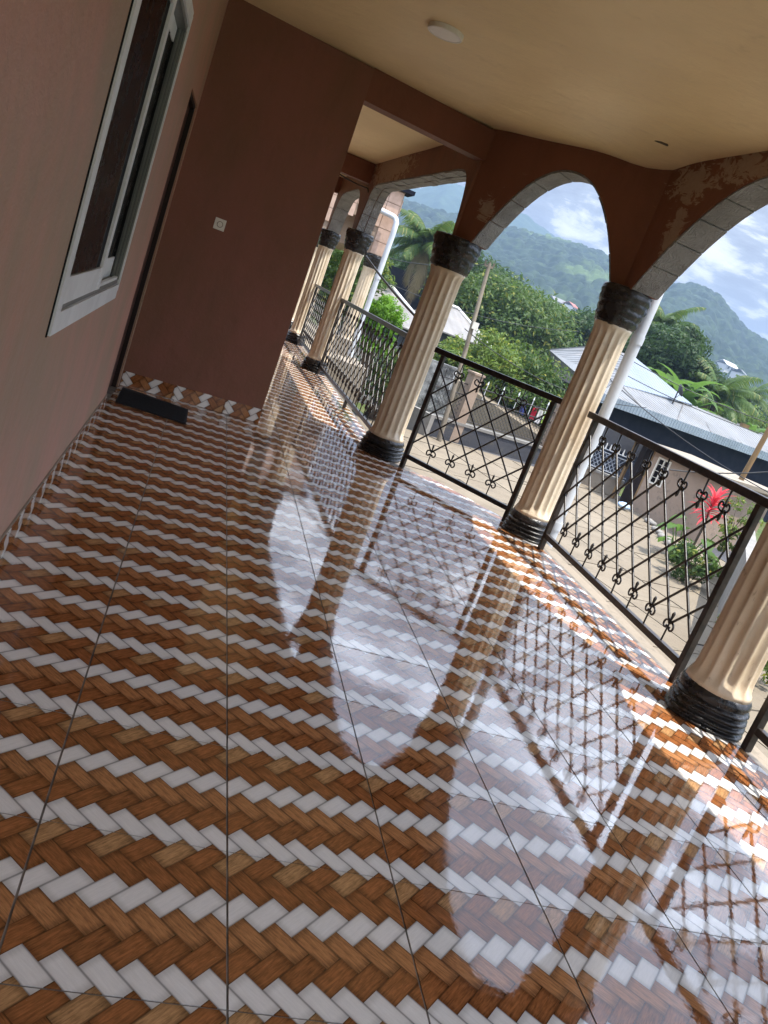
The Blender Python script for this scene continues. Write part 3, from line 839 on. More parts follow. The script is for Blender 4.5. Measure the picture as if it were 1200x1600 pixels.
BAR = unit_bar()


def railing(p0, p1, label, first, n, pitch=0.225, ext0=0.12, ext1=0.12, mat='iron', zt=1.08, foot=None, posts=(True, True)):
    p0, p1 = Vector(p0), Vector(p1); L = (p1 - p0).length; d = (p1 - p0) / L; a = math.atan2(d.y, d.x)
    r = thing('iron_railing', label, 'railing', (p0.x, p0.y, 0), 'wrought iron railings between the columns'); r.rotation_euler = (0, 0, a)
    def lb(name, lo, hi, m=mat):
        mb = MB().box(lo, hi); o = local(mb, name, M[m], r)
        bv = o.modifiers.new('edge', 'BEVEL'); bv.width = 0.004; bv.segments = 2
        return o
    lb('top_rail', (-ext0, -0.026, zt - 0.004), (L + ext1, 0.026, zt + 0.044))
    lb('bottom_rail', (0.0205, -0.0195, 0.098), (L - 0.0205, 0.0195, 0.138))
    if posts[0]: lb('post', (-0.02, -0.02, 0.001), (0.02, 0.02, zt - 0.0045), 'iron_worn')
    if posts[1]: lb('post', (L - 0.02, -0.02, 0.001), (L + 0.02, 0.02, zt - 0.0045), 'iron_worn')
    if foot: lb('middle_foot', (foot - 0.02, -0.018, 0.001), (foot + 0.02, 0.018, 0.0975))
    z0, z1 = 0.250, zt - 0.120
    for k in range(n):
        s = first + k * pitch
        mt_ = Matrix.Translation((s + RNG.normal(0, 0.003), 0, 0.253)) @ Matrix.Rotation(RNG.normal(0, 0.05), 4, 'Y')
        inst('scroll', SCROLL, r, mtx=mt_)
        s2 = s - 0.022
        if s2 > 0.05:
            mt_ = Matrix.Translation((s2 + RNG.normal(0, 0.003), 0, zt - 0.121)) @ Matrix.Rotation(PI + RNG.normal(0, 0.05), 4, 'Y')
            inst('scroll', SCROLL, r, mtx=mt_)
    H = z1 - z0; run = 3 * pitch
    for fam in (1, -1):
        for k in range(-4, n + 4):
            s = first + k * pitch
            if fam == -1 and not (-4 < k): continue
            a0, a1 = s, s + fam * run
            if not (-0.001 + (0 if k >= 0 else 0) <= max(a0, a1) and min(a0, a1) <= L): continue
            t0, t1 = 0.0, 1.0
            for lim, sgn in ((0.019, 1), (L - 0.019, -1)):
                # keep sgn*(s - lim) >= 0
                fa, fb = sgn * (a0 - lim), sgn * (a1 - lim)
                if fa < 0 and fb < 0: t0 = 2
                elif fa < 0: t0 = max(t0, fa / (fa - fb))
                elif fb < 0: t1 = min(t1, fa / (fa - fb))
            if t1 - t0 < 0.06: continue
            q0 = Vector((a0 + (a1 - a0) * t0, 0.0035 * fam, z0 + H * t0)); q1 = Vector((a0 + (a1 - a0) * t1, 0.0035 * fam, z0 + H * t1))
            v = q1 - q0; rot = v.to_track_quat('Z', 'Y').to_matrix().to_4x4()
            inst('lattice_bar', BAR, r, mtx=Matrix.Translation(q0) @ rot @ Matrix.Diagonal((0.0080, 0.0080, v.length, 1)))
    return r


railing((2.53, 5.725), (2.53, 3.665), 'long iron lattice railing between the corner column and the nearest column', 0.242, 8, mat='iron_worn')
railing((1.652, 7.168), (2.400, 6.270), 'small black iron lattice panel across the angled bay', 0.243, 4, ext0=0.10, ext1=0.16)
railing((1.475, 7.66), (1.36, 11.93), 'long iron lattice railing beyond the end wall, with a short foot under its middle', 0.20, 18, foot=1.90, posts=(False, True))
railing((1.36, 12.35), (1.32, 15.10), 'farthest iron lattice railing between the two far columns', 0.2, 12)
railing((2.575, 3.04), (2.53, 0.86), 'iron lattice railing at the right edge beside the nearest column', 0.235, 9, mat='iron_worn')
railing((2.53, 0.34), (2.53, -1.50), 'iron lattice railing behind the camera', 0.2, 7, mat='iron_worn')

# ------------------------------------------------------------------ downpipe behind the corner column, cables
dp = thing('downpipe', 'white plastic downpipe standing right behind the corner column', 'downpipe', (2.79, 6.14, -1.9))
MB().tube([(2.79, 6.14, -1.9), (2.79, 6.14, 1.0), (2.79, 6.14, 3.4)], 0.047, 20).build('pipe', M['pvc'], dp, smooth=40)
for z in (0.1, 1.72):
    MB().tube([(2.79, 6.14, z), (2.79, 6.14, z + 0.07)], 0.053, 20).build('pipe_collar', M['pvc'], dp, smooth=40)
def droop(a, b_, sag, n=16):
    a, b_ = Vector(a), Vector(b_)
    return [a.lerp(b_, k / n) - Vector((0, 0, sag * 4 * (k / n) * (1 - k / n))) for k in range(n + 1)]
tag(MB().tube(droop((1.47, 12.0, 1.78), (1.62, 7.62, 1.20), 0.03), 0.014, 6).build('black_cable', M['cable'], smooth=True), 'thick black cable slung from the far column capital towards the bay column', 'cable')
tag(MB().tube(droop((0.30, 11.9, 2.80), (1.18, 11.96, 2.62), 0.06) + droop((1.2, 11.97, 2.60), (1.46, 12.0, 1.80), -0.05)[1:], 0.010, 6).build('black_cable', M['cable'], smooth=True), 'thin black cable looping under the far beam to the far column', 'cable')


# ================================================================== outside
GZ = -1.9
HX = mhaze = None
# ground sheet reaching the hills
g = MB(); NA, ND = 60, 40
for j in range(ND + 1):
    D = 0.5 + 175 * (j / ND) ** 1.8
    for i in range(NA):
        a = 2 * PI * i / NA
        z = -1.99 if D < 45 else -1.99 + 1.0 * fnoise(D * 0.02 * math.cos(a), D * 0.02 * math.sin(a)) - 1.2 * min(1, (D - 45) / 30)
        g.v.append((4 + D * math.cos(a), 10 + D * math.sin(a), z))
for j in range(ND):
    for i in range(NA): g.f.append((j * NA + i, j * NA + (i + 1) % NA, (j + 1) * NA + (i + 1) % NA, (j + 1) * NA + i))
structure(g.build('ground', M['grass'], smooth=True))

# concrete yard cast in bays
yard = struct_root('yard_paving')
YA = rad(14); yd = Vector((math.cos(YA), math.sin(YA))); yn = Vector((-yd.y, yd.x)); yo = Vector((2.0, 2.2))
def yp(u, v): p = yo + yd * u + yn * v; return (p.x, p.y)
ylim = lambda poly: clip(clip(clip(poly, -1, 0, -2.76), yn.x, yn.y, yn.x * 6.4 + yn.y * 22.62), 1, 0.12, 16.2)
cnt = 0
for iu in range(-5, 14):
    for iv in range(-6, 18):
        u0, v0 = iu * 1.55, iv * 1.55 + (0.4 if iu % 2 else 0)
        poly = [yp(u0 + 0.02, v0 + 0.02), yp(u0 + 1.53, v0 + 0.02), yp(u0 + 1.53, v0 + 1.53), yp(u0 + 0.02, v0 + 1.53)]
        poly = ylim(poly)
        if len(poly) < 3: continue
        cx = sum(p[0] for p in poly) / len(poly); cy_ = sum(p[1] for p in poly) / len(poly)
        if cy_ < 1.0: continue
        dz = 0.02 * fnoise(cx * 2, cy_ * 2)
        o = MB().prism(poly, GZ - 0.08, GZ + dz).build('slab', M['yard'], yard); cnt += 1
structure(MB().prism([(2.75, -3), (17, -3), (17, 21), (12, 24.9), (6.0, 23.0), (2.75, 22.2)], GZ - 0.085, GZ - 0.018).build('yard_base', M['dark_wall']))

def plank(a, b_, thick, z0, z1, name, mat, parent=None, off=0.0):
    a, b_ = Vector(a[:2]), Vector(b_[:2]); d = (b_ - a).normalized(); n = Vector((-d.y, d.x))
    pl_ = [a + n * off, b_ + n * off, b_ + n * (off + thick), a + n * (off + thick)]
    return MB().prism([tuple(q) for q in pl_], z0, z1).build(name, mat, parent)

# low retaining wall with an iron fence and peach pillars
A0, A1 = polar(16.2, 23.6), polar(26.6, 27.6)
rw = thing('retaining_wall', 'dark low retaining wall along the far side of the yard, under the fence', 'wall', (A0.x, A0.y, GZ))
plank(A0, A1, 0.3, GZ - 0.1, GZ + 0.52, 'wall_body', M['dark_wall'], rw)
plank(A0, A1, 0.36, GZ + 0.5205, GZ + 0.60, 'coping', M['concrete'], rw, -0.03)
dA = (A1 - A0).normalized(); LA = (A1 - A0).length; nA = Vector((-dA.y, dA.x, 0))
fe = thing('iron_fence', 'iron fence with scrollwork and spear tips on the retaining wall', 'fence', (A0.x, A0.y, GZ + 0.6))
fz = GZ + 0.60
def fbar(a, b_, r, name, mat='iron_worn'): return MB().tube([a, b_], r, 6).build(name, M[mat], fe)
for zz in (0.08, 0.80, 1.12): fbar(A0 + nA * 0.15 + Vector((0, 0, fz + zz)), A1 + nA * 0.15 + Vector((0, 0, fz + zz)), 0.018, 'rail')
nsp = int(LA / 0.16); tip = MB(); 
for k in range(nsp):
    p = A0 + dA * (0.08 + k * 0.16) + nA * 0.15
    if k % 2 == 0: MB().tube([p + Vector((0, 0, fz + 0.80)), p + Vector((0, 0, fz + 1.26)), p + Vector((0, 0, fz + 1.30)), p + Vector((0, 0, fz + 1.40))], [0.010, 0.010, 0.030, 0.002], 5).build('spear', M['white_alu'] if k % 4 == 0 else M['iron'], fe)
mesh_ = MB()
for k in range(int(LA / 0.14) + 5):
    for sg in (1, -1):
        s = k * 0.14; a = A0 + dA * s + nA * 0.15; e = s + sg * 0.72
        if not (0 <= s <= LA and 0 <= e <= LA): continue
        mesh_.tube([a + Vector((0, 0, fz + 0.08)), A0 + dA * e + nA * 0.15 + Vector((0, 0, fz + 0.80))], 0.0075, 4, cap=False)
mo = mesh_.build('lattice_infill', M['iron'], fe); mo['kind'] = 'stuff'
for az, D, w, lab in ((18.75, 24.6, 0.34, 'peach gate pillar on the retaining wall, with an orange lamp stain near its top'), (24.9, 27.0, 0.34, 'peach pillar of the far fence beside the corner column')):
    p = polar(az, D)
    pl_ = thing('fence_pillar', lab, 'pillar', (p.x, p.y, GZ), 'peach pillars of the far fence')
    dd = dA * (w / 2); nn_ = nA * (w / 2)
    MB().prism([tuple((p - dd - nn_)[:2]), tuple((p + dd - nn_)[:2]), tuple((p + dd + nn_)[:2]), tuple((p - dd + nn_)[:2])], GZ, 0.16).build('pillar_body', M['peach'], pl_)
    dd *= 1.18; nn_ *= 1.18
    MB().prism([tuple((p - dd - nn_)[:2]), tuple((p + dd - nn_)[:2]), tuple((p + dd + nn_)[:2]), tuple((p - dd + nn_)[:2])], 0.1605, 0.22).build('pillar_cap', M['peach'], pl_)
# sunlit ramp and stair bank behind the fence
p0, p1, p2, p3 = polar(17.6, 27.5), polar(25.5, 27.8), polar(25.2, 29.6), polar(17.0, 29.5)
bank = MB(); bank.add([(p0.x, p0.y, -0.35), (p1.x, p1.y, -1.25), (p2.x, p2.y, -1.10), (p3.x, p3.y, -0.25), (p0.x, p0.y, -2.2), (p1.x, p1.y, -2.2), (p2.x, p2.y, -2.2), (p3.x, p3.y, -2.2)],
                      [(0, 1, 2, 3), (4, 5, 1, 0), (5, 6, 2, 1), (6, 7, 3, 2), (7, 4, 0, 3), (7, 6, 5, 4)])
tag(bank.build('path_bank', M['yard']), 'sunlit sloping concrete path running down behind the iron fence', 'path')
# laundry on a line
L0, L1 = polar(22.2, 28.6, -0.28), polar(25.4, 29.2, -0.30)
tag(MB().tube(droop(L0, L1, 0.08), 0.008, 4).build('washing_line', M['far_white']), 'washing line strung behind the fence near the corner column', 'washing line')
cols = [('red', (0.55, 0.03, 0.06)), ('white', (0.75, 0.75, 0.78)), ('lime green', (0.35, 0.55, 0.05)), ('pink', (0.70, 0.16, 0.20)), ('blue', (0.08, 0.10, 0.35))]
for k, (nm, c) in enumerate(cols):
    mm = simple('cloth_' + nm.replace(' ', '_'), c, None, 0.85, 0.1)
    t0 = 0.30 + 0.13 * k if k < 4 else 0.06
    ta = t0 + 0.10; q = MB()
    for i in range(5):
        for j in range(5):
            t = t0 + (ta - t0) * i / 4; p = L0.lerp(L1, t); z = p.z - 0.08 * 4 * t * (1 - t) - (0.42 + 0.05 * (k % 2)) * j / 4
            w_ = 0.03 * math.sin(i * 2.1 + k) * j / 4
            q.v.append((p.x - w_ * 0.5, p.y - w_, z))
    for i in range(4):
        for j in range(4): q.f.append((i * 5 + j, (i + 1) * 5 + j, (i + 1) * 5 + j + 1, i * 5 + j + 1))
    o = q.build('hanging_cloth', mm); so = o.modifiers.new('thickness', 'SOLIDIFY'); so.thickness = 0.01
    tag(o, '%s garment hanging on the washing line' % nm, 'laundry', 'laundry on the line')

# grey wall stub at the left end of the yard, and lattice screens farther left
tag(plank(polar(13.0, 24.5), polar(16.9, 23.3), 0.2, GZ - 0.1, -1.25, 'yard_wall', M['concrete']), 'light grey low wall seen left of the small railing panel', 'wall')
tag(plank(polar(9.5, 25.5), polar(17.8, 27.0), 0.2, GZ - 0.1, 0.02, 'stone_wall', simple('rubble_wall', (0.26, 0.26, 0.26), (0.06, 0.06, 0.06), 0.9, 0.2, 3.2, 1.0, 6, bd=0.05)), 'rough stone wall behind the bay column, below the trees', 'wall')

# telegraph pole
pa, pb = polar(18.0, 23.5, GZ), polar(16.88, 24.3, 3.17)
tp = thing('utility_pole', 'weathered wooden utility pole rising between the bay column and the mango trees', 'utility pole', tuple(pa))
MB().tube([pa, pa.lerp(pb, 0.5) + Vector((0.02, 0, 0)), pb], [0.078, 0.068, 0.052], 12).build('pole_shaft', M['pole'], tp, smooth=40)
q = pb - Vector((0, 0, 0.08)); MB().box((q.x - 0.13, q.y - 0.04, q.z - 0.03), (q.x + 0.13, q.y + 0.04, q.z + 0.03)).build('cross_piece', M['pole'], tp)
for sx in (-0.13, 0.0, 0.13): MB().tube([(q.x + sx, q.y, q.z + 0.03), (q.x + sx, q.y, q.z + 0.13)], [0.022, 0.03], 8).build('insulator', M['pole'], tp)
q = pa.lerp(pb, 0.66); MB().box((q.x - 0.02, q.y - 0.14, q.z - 0.10), (q.x + 0.15, q.y - 0.09, q.z + 0.10)).build('number_plate', M['plastic_white'], tp)
# overhead wires
def wire(a, b_, sag, label, r=0.012):
    tag(MB().tube(droop(a, b_, sag, 24), r, 4, cap=False).build('overhead_wire', M['cable'], smooth=True), label, 'wire', 'overhead wires across the valley side')
top = pb
wire(top, polar(5.0, 30, 2.9), 0.6, 'overhead wire running left from the top of the utility pole')
wire(top - Vector((0, 0, 1.9)), polar(30.0, 29.5, 0.95), 0.5, 'overhead wire running from the middle of the utility pole towards the zinc roof')
wire(polar(9.0, 33, 1.9), polar(24.0, 40, 2.9), 0.5, 'overhead wire crossing in front of the coconut palm')
wire(polar(26.8, 26, 2.2), polar(45.0, 30, 2.3), 0.4, 'upper overhead wire in front of the big round tree')
wire(polar(26.8, 26, 1.75), polar(45.0, 30, 2.0), 0.4, 'lower overhead wire in front of the big round tree')
wire(polar(26.8, 25, 1.45), polar(40.0, 22, 0.2), 0.2, 'wire sloping down over the zinc roof to the wooden post')
wire(polar(33.0, 22, -0.15), polar(44.0, 24, 2.2), 0.3, 'pale wire rising from the flat concrete roof past the wooden post', 0.016)
wp = thing('wooden_post', 'leaning wooden post at the right edge before the navy house', 'post', tuple(polar(37.2, 25.4, GZ)))
MB().tube([polar(37.0, 25.4, GZ), polar(37.5, 25.4, 2.6)], [0.085, 0.07], 8).build('post_shaft', M['wood'], wp)

# neighbour's house: navy walls, hipped zinc roofs
P1 = polar(26.9, 28.6); P2 = polar(46, 45); 
hs = thing('navy_house', 'long navy walled house with corrugated zinc roofs beyond the yard', 'house', (P1.x, P1.y, GZ))
dH = (Vector((9.3, 3.7, 0))).normalized(); nH = Vector((-dH.y, dH.x, 0))
Pe = P1 + dH * 24
PLb = polar(23.4, 39.0)
def V3(p, z): return Vector((p.x, p.y, z))
inn = nH * 0.45 + dH * 0.35
MB().prism([tuple((P1 + inn)[:2]), tuple((Pe + nH * 0.45)[:2]), tuple((Pe + nH * 11)[:2]), tuple((P1 + nH * 9 + dH * 3)[:2]), tuple((PLb + dH * 0.8 - nH * 0.3)[:2])], GZ - 0.2, 0.62).build('wall', M['navy'], hs)
ez = 0.90
bR = polar(31.9, 36.0); bE = Pe + nH * 8.5
R_ap = polar(27.9, 35.5)
MB().slab([V3(P1, ez), V3(Pe, ez), V3(bE, 1.62), V3(bR, 1.60), V3(polar(27.4, 31.5), 1.30)], 0.05).build('roof_panel', M['roof_grey'], hs)
MB().slab([V3(polar(27.3, 31.6), 1.325), V3(polar(32.55, 36.1), 1.63), V3(R_ap, 2.58)], 0.05).build('roof_panel', M['roof_blue'], hs)
MB().slab([V3(P1, ez + 0.01), V3(polar(27.35, 31.55), 1.31), V3(R_ap, 2.575), V3(polar(25.6, 38), 2.60), V3(polar(22.7, 39.5), 1.70), V3(PLb, 1.02)], 0.05).build('roof_panel', M['roof_grey'], hs)
MB().slab([V3(R_ap, 2.56), V3(polar(25.6, 38), 2.57), V3(polar(27.5, 44), 1.9), V3(polar(32.6, 42), 1.55), V3(polar(32.6, 36.2), 1.60)], 0.05).build('roof_panel', M['roof_old'], hs)
def vband(a, b_, z0, z1, off, name, mat):
    d = (b_ - a).normalized(); n = Vector((-d.y, d.x, 0))
    MB().prism([tuple((a + n * off)[:2]), tuple((b_ + n * off)[:2]), tuple((b_ + n * (off + 0.03))[:2]), tuple((a + n * (off + 0.03))[:2])], z0, z1).build(name, mat, hs)
vband(P1, Pe, ez - 0.32, ez - 0.002, -0.02, 'fascia', M['fascia'])
vband(PLb, P1, ez - 0.22, ez + 0.06, -0.02, 'fascia', M['roof_old'])
# sawn sheet laps on the lower roof
for k in range(1, 11):
    a = V3(P1 + dH * (k * 2.2), ez + 0.012); b_ = V3(bR.lerp(bE, min(1, max(0, (k * 2.2 - 4.0) / 20))), 1.635) if k > 1 else V3(polar(27.9, 32), 1.345)
    MB().tube([a, b_], 0.022, 4).build('sheet_lap', M['roof_old'], hs)
ds = thing('satellite_dish', 'small dark satellite dish on the zinc roof of the navy house', 'satellite dish', tuple(polar(31.4, 34.6, 1.5)))
c = polar(31.4, 34.6, 1.50); sd = MB(); ax = Vector((0.85, -0.25, 0.45)).normalized(); s1_ = ax.cross(Vector((0, 0, 1))).normalized(); s2_ = ax.cross(s1_)
for j in range(5):
    for k in range(16): sd.v.append(c + Vector((0, 0, 0.42)) + (s1_ * math.cos(2 * PI * k / 16) + s2_ * math.sin(2 * PI * k / 16)) * 0.25 * j / 4 + ax * 0.10 * (j / 4) ** 2)
for j in range(4):
    for k in range(16): sd.f.append((j * 16 + k, j * 16 + (k + 1) % 16, (j + 1) * 16 + (k + 1) % 16, (j + 1) * 16 + k))
o = sd.build('dish', M['dark_wall'], ds, smooth=True); o.modifiers.new('t', 'SOLIDIFY').thickness = 0.02
MB().tube([c + Vector((0, 0, -0.12)), c + Vector((0, 0, 0.40))], 0.025, 6).build('mast', M['iron'], ds)
MB().tube([c + Vector((0, 0, 0.10)), c + Vector((0, 0, 0.42)) + ax * 0.32], 0.012, 5).build('receiver_arm', M['iron'], ds)
tag(MB().box(tuple(polar(35.9, 35.2, 1.50)), tuple(polar(35.9, 35.2, 1.64) + Vector((0.30, 0.2, 0)))).build('roof_block', M['wood']), 'small block weighing down the roof sheets of the navy house', 'block')

# small peach outbuilding with flat roof, white window and dark door
Q0, Q1 = polar(31.75, 25.6), polar(36.4, 24.2)
ob = thing('peach_outbuilding', 'small peach outbuilding with a flat concrete roof and a barred white window', 'outbuilding', (Q0.x, Q0.y, GZ))
dQ = (Q1 - Q0).normalized(); nQ = Vector((-dQ.y, dQ.x, 0)); LQ = (Q1 - Q0).length
def qp(s, d): p = Q0 + dQ * s + nQ * d; return (p.x, p.y)
w0, w1, wa, wb = 0.18, 0.66, -0.97, -0.16
for (s0, s1, za, zb) in ((0, w0, GZ - .05, -0.02), (w1, LQ, GZ - .05, -0.02), (w0, w1, GZ - .05, wa), (w0, w1, wb, -0.02)):
    MB().prism([qp(s0, 0), qp(s1, 0), qp(s1, 0.15), qp(s0, 0.15)], za, zb).build('wall', M['peach'], ob)
MB().prism([qp(0, 0.151), qp(LQ, 0.151), qp(LQ, 2.6), qp(0, 2.6)], GZ - .05, -0.02).build('wall', M['peach'], ob)
MB().prism([qp(-0.9, -0.30), qp(LQ + 0.25, -0.30), qp(LQ + 0.25, 2.9), qp(-0.9, 2.9)], -0.0195, 0.10).build('roof', M['ledge'], ob)
wf = MB()
for (s0, s1, za, zb) in ((w0, w0 + .05, wa, wb), (w1 - .05, w1, wa, wb), (w0 + .05, w1 - .05, wa, wa + .05), (w0 + .05, w1 - .05, wb - .05, wb), ((w0 + w1) / 2 - .02, (w0 + w1) / 2 + .02, wa + .05, wb - .05)):
    wf.prism([qp(s0, -0.02), qp(s1, -0.02), qp(s1, 0.05), qp(s0, 0.05)], za, zb)
wo = wf.build('window', M['plastic_white'], ob)
MB().prism([qp(w0 + .05, 0.02), qp(w1 - .05, 0.02), qp(w1 - .05, 0.03), qp(w0 + .05, 0.03)], wa + .05, wb - .05).build('pane', M['glass'], wo)
for k in range(3):
    z = wa + 0.2 + 0.2 * k; MB().prism([qp(w0 + .05, -0.012), qp(w1 - .05, -0.012), qp(w1 - .05, -0.002), qp(w0 + .05, -0.002)], z, z + .015).build('window_bar', M['plastic_white'], wo)
for (s0, s1) in ((-0.86, -0.78), (-0.06, -0.002)):
    MB().prism([qp(s0, 0.0), qp(s1, 0.0), qp(s1, 0.1), qp(s0, 0.1)], GZ, -0.021).build('door_frame', M['wood'], ob)
MB().prism([qp(-0.775, 0.35), qp(-0.065, 0.35), qp(-0.065, 0.42), qp(-0.775, 0.42)], GZ, -0.021).build('door', M['door'], ob)
for k in range(4): MB().prism([qp(-0.74 + .17 * k, 0.05), qp(-0.725 + .17 * k, 0.05), qp(-0.725 + .17 * k, 0.07), qp(-0.74 + .17 * k, 0.07)], GZ + 1.0, -0.022).build('door_bar', M['iron'], ob)
bg_ = MB(); cbag = polar(31.3, 24.6, GZ)
for j in range(6):
    for k in range(10):
        t = 2 * PI * k / 10; r = 0.15 * math.sin(PI * (j + 0.6) / 6.4) * (1 + 0.7 * fnoise(j * 1.3, k * 0.9)); bg_.v.append((cbag.x + r * 1.4 * math.cos(t), cbag.y + r * math.sin(t), GZ + 0.20 * j / 5 + 0.02))
for j in range(5):
    for k in range(10): bg_.f.append((j * 10 + k, j * 10 + (k + 1) % 10, (j + 1) * 10 + (k + 1) % 10, (j + 1) * 10 + k))
bg_.f.append(tuple(range(9, -1, -1))); bg_.f.append(tuple(50 + k for k in range(10)))
tag(bg_.build('plastic_bag', simple('pale_blue_plastic', (0.45, 0.60, 0.78), (0.30, 0.42, 0.62), 0.4), smooth=True), 'pale blue plastic bag lying at the foot of the peach outbuilding', 'bag')

# veranda of the navy house: low wall and white ornate grille
B0, B1 = polar(27.0, 26.6), polar(30.7, 26.6)
gv = thing('veranda_wall', 'low grey veranda wall topped by a white grille beside the peach outbuilding', 'wall', (B0.x, B0.y, GZ))
plank(B0, B1, 0.2, GZ - 0.05, -1.40, 'wall_body', M['ledge'], gv)
plank(B0, B1, 0.28, -1.3995, -1.33, 'coping', M['concrete'], gv, -0.04)
dB = (B1 - B0).normalized(); LB = (B1 - B0).length
for zz in (-1.25, -0.72, -0.62): MB().tube([V3(B0, zz), V3(B1, zz)], 0.02, 5).build('grille_rail', M['veranda_white'], gv)
gm = MB()
for k in range(int(LB / 0.13)):
    s = 0.06 + k * 0.13
    for sg in (1, -1):
        e = s + sg * 0.4
        if 0 <= e <= LB: gm.tube([V3(B0 + dB * s, -1.25), V3(B0 + dB * e, -0.72)], 0.012, 4, cap=False)
o = gm.build('grille_lattice', M['veranda_white'], gv); o['kind'] = 'stuff'
for k in range(int(LB / 0.14)):
    p = B0 + dB * (0.07 + 0.14 * k); MB().tube([V3(p, -0.62), V3(p, -0.42)], [0.03, 0.012], 6).build('baluster', M['far_white'], gv)
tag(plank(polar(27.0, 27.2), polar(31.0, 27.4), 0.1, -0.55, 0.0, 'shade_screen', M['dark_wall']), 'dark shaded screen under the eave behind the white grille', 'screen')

# far wing of the same house: peach blocks, arch, column and downpipe
wg = thing('far_wing', 'far wing of the house faced with peach blocks, with a small arch', 'wing', (1.6, 18.0, GZ))
wm = MB()
N = 14
pts = []
for k in range(N + 1):
    t = -1 + 2 * k / N; pts.append((1.95 + 0.42 * t, 2.05 + 0.62 * (1 - t * t)))
ol = [(1.30, 2.05)] + pts + [(2.77, 2.05)]
for i in range(len(ol) - 1):
    (xa, za), (xb, zb) = ol[i], ol[i + 1]
    if xb - xa < 1e-4: continue
    wm.add([(xa, 18.0, za), (xb, 18.0, zb), (xb, 18.0, 3.44), (xa, 18.0, 3.44), (xa, 18.25, za), (xb, 18.25, zb), (xb, 18.25, 3.44), (xa, 18.25, 3.44)],
           [(0, 1, 2, 3), (5, 4, 7, 6), (4, 5, 1, 0), (3, 2, 6, 7)])
wm.build('wall', M['peach'], wg)
for r_ in range(5):
    for c_ in range(5):
        x0 = 1.31 + c_ * 0.29; z0 = 2.07 + r_ * 0.27
        cx = x0 + 0.14; inside = abs(cx - 1.95) < 0.56 and z0 < 2.05 + 0.62 * (1 - ((cx - 1.95) / 0.56) ** 2) + 0.02
        if inside: continue
        MB().box((x0 + 0.006, 17.975, z0 + 0.006), (x0 + 0.284, 17.9995, z0 + 0.264)).build('facing_block', M['peach_block'], wg)
for z0 in (2.1, 2.4, 2.7, 3.0):
    MB().box((2.7705, 18.0, z0), (2.79, 18.25, z0 + 0.28)).build('facing_block', M['peach_block'], wg)
MB().box((1.20, 17.9, 3.4405), (2.95, 18.6, 3.52)).build('roof_edge', M['navy'], wg)
MB().box((-1.2, 16.25, GZ), (2.9, 24, -0.1)).build('plinth', M['ledge'], wg)
MB().box((-1.2, 18.3, 2.05), (2.6, 24, 3.4)).build('upper_wall', M['peach'], wg)
column(2.60, 18.12, 0.145, 'cream fluted column of the far wing beside the tall downpipe', False)
column(1.36, 18.12, 0.145, 'cream fluted column of the far wing half hidden behind nearer columns', False)
d2 = thing('downpipe', 'white plastic downpipe with an elbow running down the far wing', 'downpipe', (2.74, 17.75, GZ))
MB().tube([(2.20, 17.86, 2.94), (2.66, 17.84, 2.90), (2.72, 17.8, 2.87), (2.75, 17.75, 2.80), (2.76, 17.75, 2.6), (2.76, 17.75, GZ)], 0.058, 14).build('pipe', M['pvc'], d2, smooth=40)
MB().tube([(2.76, 17.75, 1.62), (2.76, 17.75, 1.70)], 0.068, 14).build('pipe_collar', M['pvc'], d2, smooth=40)
cw = thing('far_wing_sill', 'pale plastered pier below the far wing seen through the long railing', 'pier', (2.3, 17.6, GZ))
MB().box((1.9, 17.3, GZ), (2.62, 17.66, 0.25)).build('pier_body', M['ledge'], cw)
MB().box((1.86, 17.26, -0.45), (2.66, 17.2995, -0.25)).build('pier_band', M['concrete'], cw)


# far houses to the left
def hip_house(name, label, az0, az1, D, eave, ridge, depth, wallm, roofm, zb=-2.6):
    a, b_ = polar(az0, D), polar(az1, D * 1.03); d = (b_ - a).normalized(); n = Vector((-d.y, d.x, 0)); L = (b_ - a).length
    h = thing(name, label, 'house', (a.x, a.y, zb))
    i = 0.35
    MB().prism([tuple((a + d * i + n * i)[:2]), tuple((b_ - d * i + n * i)[:2]), tuple((b_ - d * i + n * (depth - i))[:2]), tuple((a + d * i + n * (depth - i))[:2])], zb, eave - 0.05).build('wall', wallm, h)
    r0_, r1_ = a + d * min(L * 0.4, depth * 0.42) + n * depth / 2, b_ - d * min(L * 0.4, depth * 0.42) + n * depth / 2
    c = a + n * depth, b_ + n * depth
    for poly in ([V3(a, eave), V3(b_, eave), V3(r1_, ridge), V3(r0_, ridge)], [V3(b_, eave), V3(c[1], eave), V3(r1_, ridge)], [V3(c[1], eave), V3(c[0], eave), V3(r0_, ridge), V3(r1_, ridge)], [V3(c[0], eave), V3(a, eave), V3(r0_, ridge)]):
        MB().slab(poly, 0.06).build('roof_panel', roofm, h)
    MB().tube([V3(r0_, ridge + .02), V3(r1_, ridge + .02)], 0.09, 6).build('ridge_cap', M['far_white'], h)
    MB().tube([V3(b_, eave + .02), V3(r1_, ridge + .02)], 0.07, 6).build('ridge_cap', M['far_white'], h)
    return h
hip_house('old_zinc_house', 'low house with a weathered zinc roof behind the bright green bush', 9.0, 15.2, 36, 0.35, 1.75, 7, M['dark_wall'], M['roof_old'])
hip_house('small_zinc_house', 'small house with a pale hipped zinc roof right of the bay column', 15.0, 19.2, 38, 0.75, 1.95, 6, M['dark_wall'], M['roof_old'])
hp = thing('dark_hut', 'dark wooden hut under the coconut palm', 'hut', tuple(polar(11.0, 48, -2)))
a, b_ = polar(9.3, 47), polar(16.5, 47)
for (s0, s1, zz) in ((0, 1, 2.6),):
    dh = (b_ - a); nh = Vector((-dh.y, dh.x, 0)).normalized()
    MB().prism([tuple(a[:2]), tuple(b_[:2]), tuple((b_ + nh * 4)[:2]), tuple((a + nh * 4)[:2])], -2, 2.9).build('wall', M['navy'], hp)


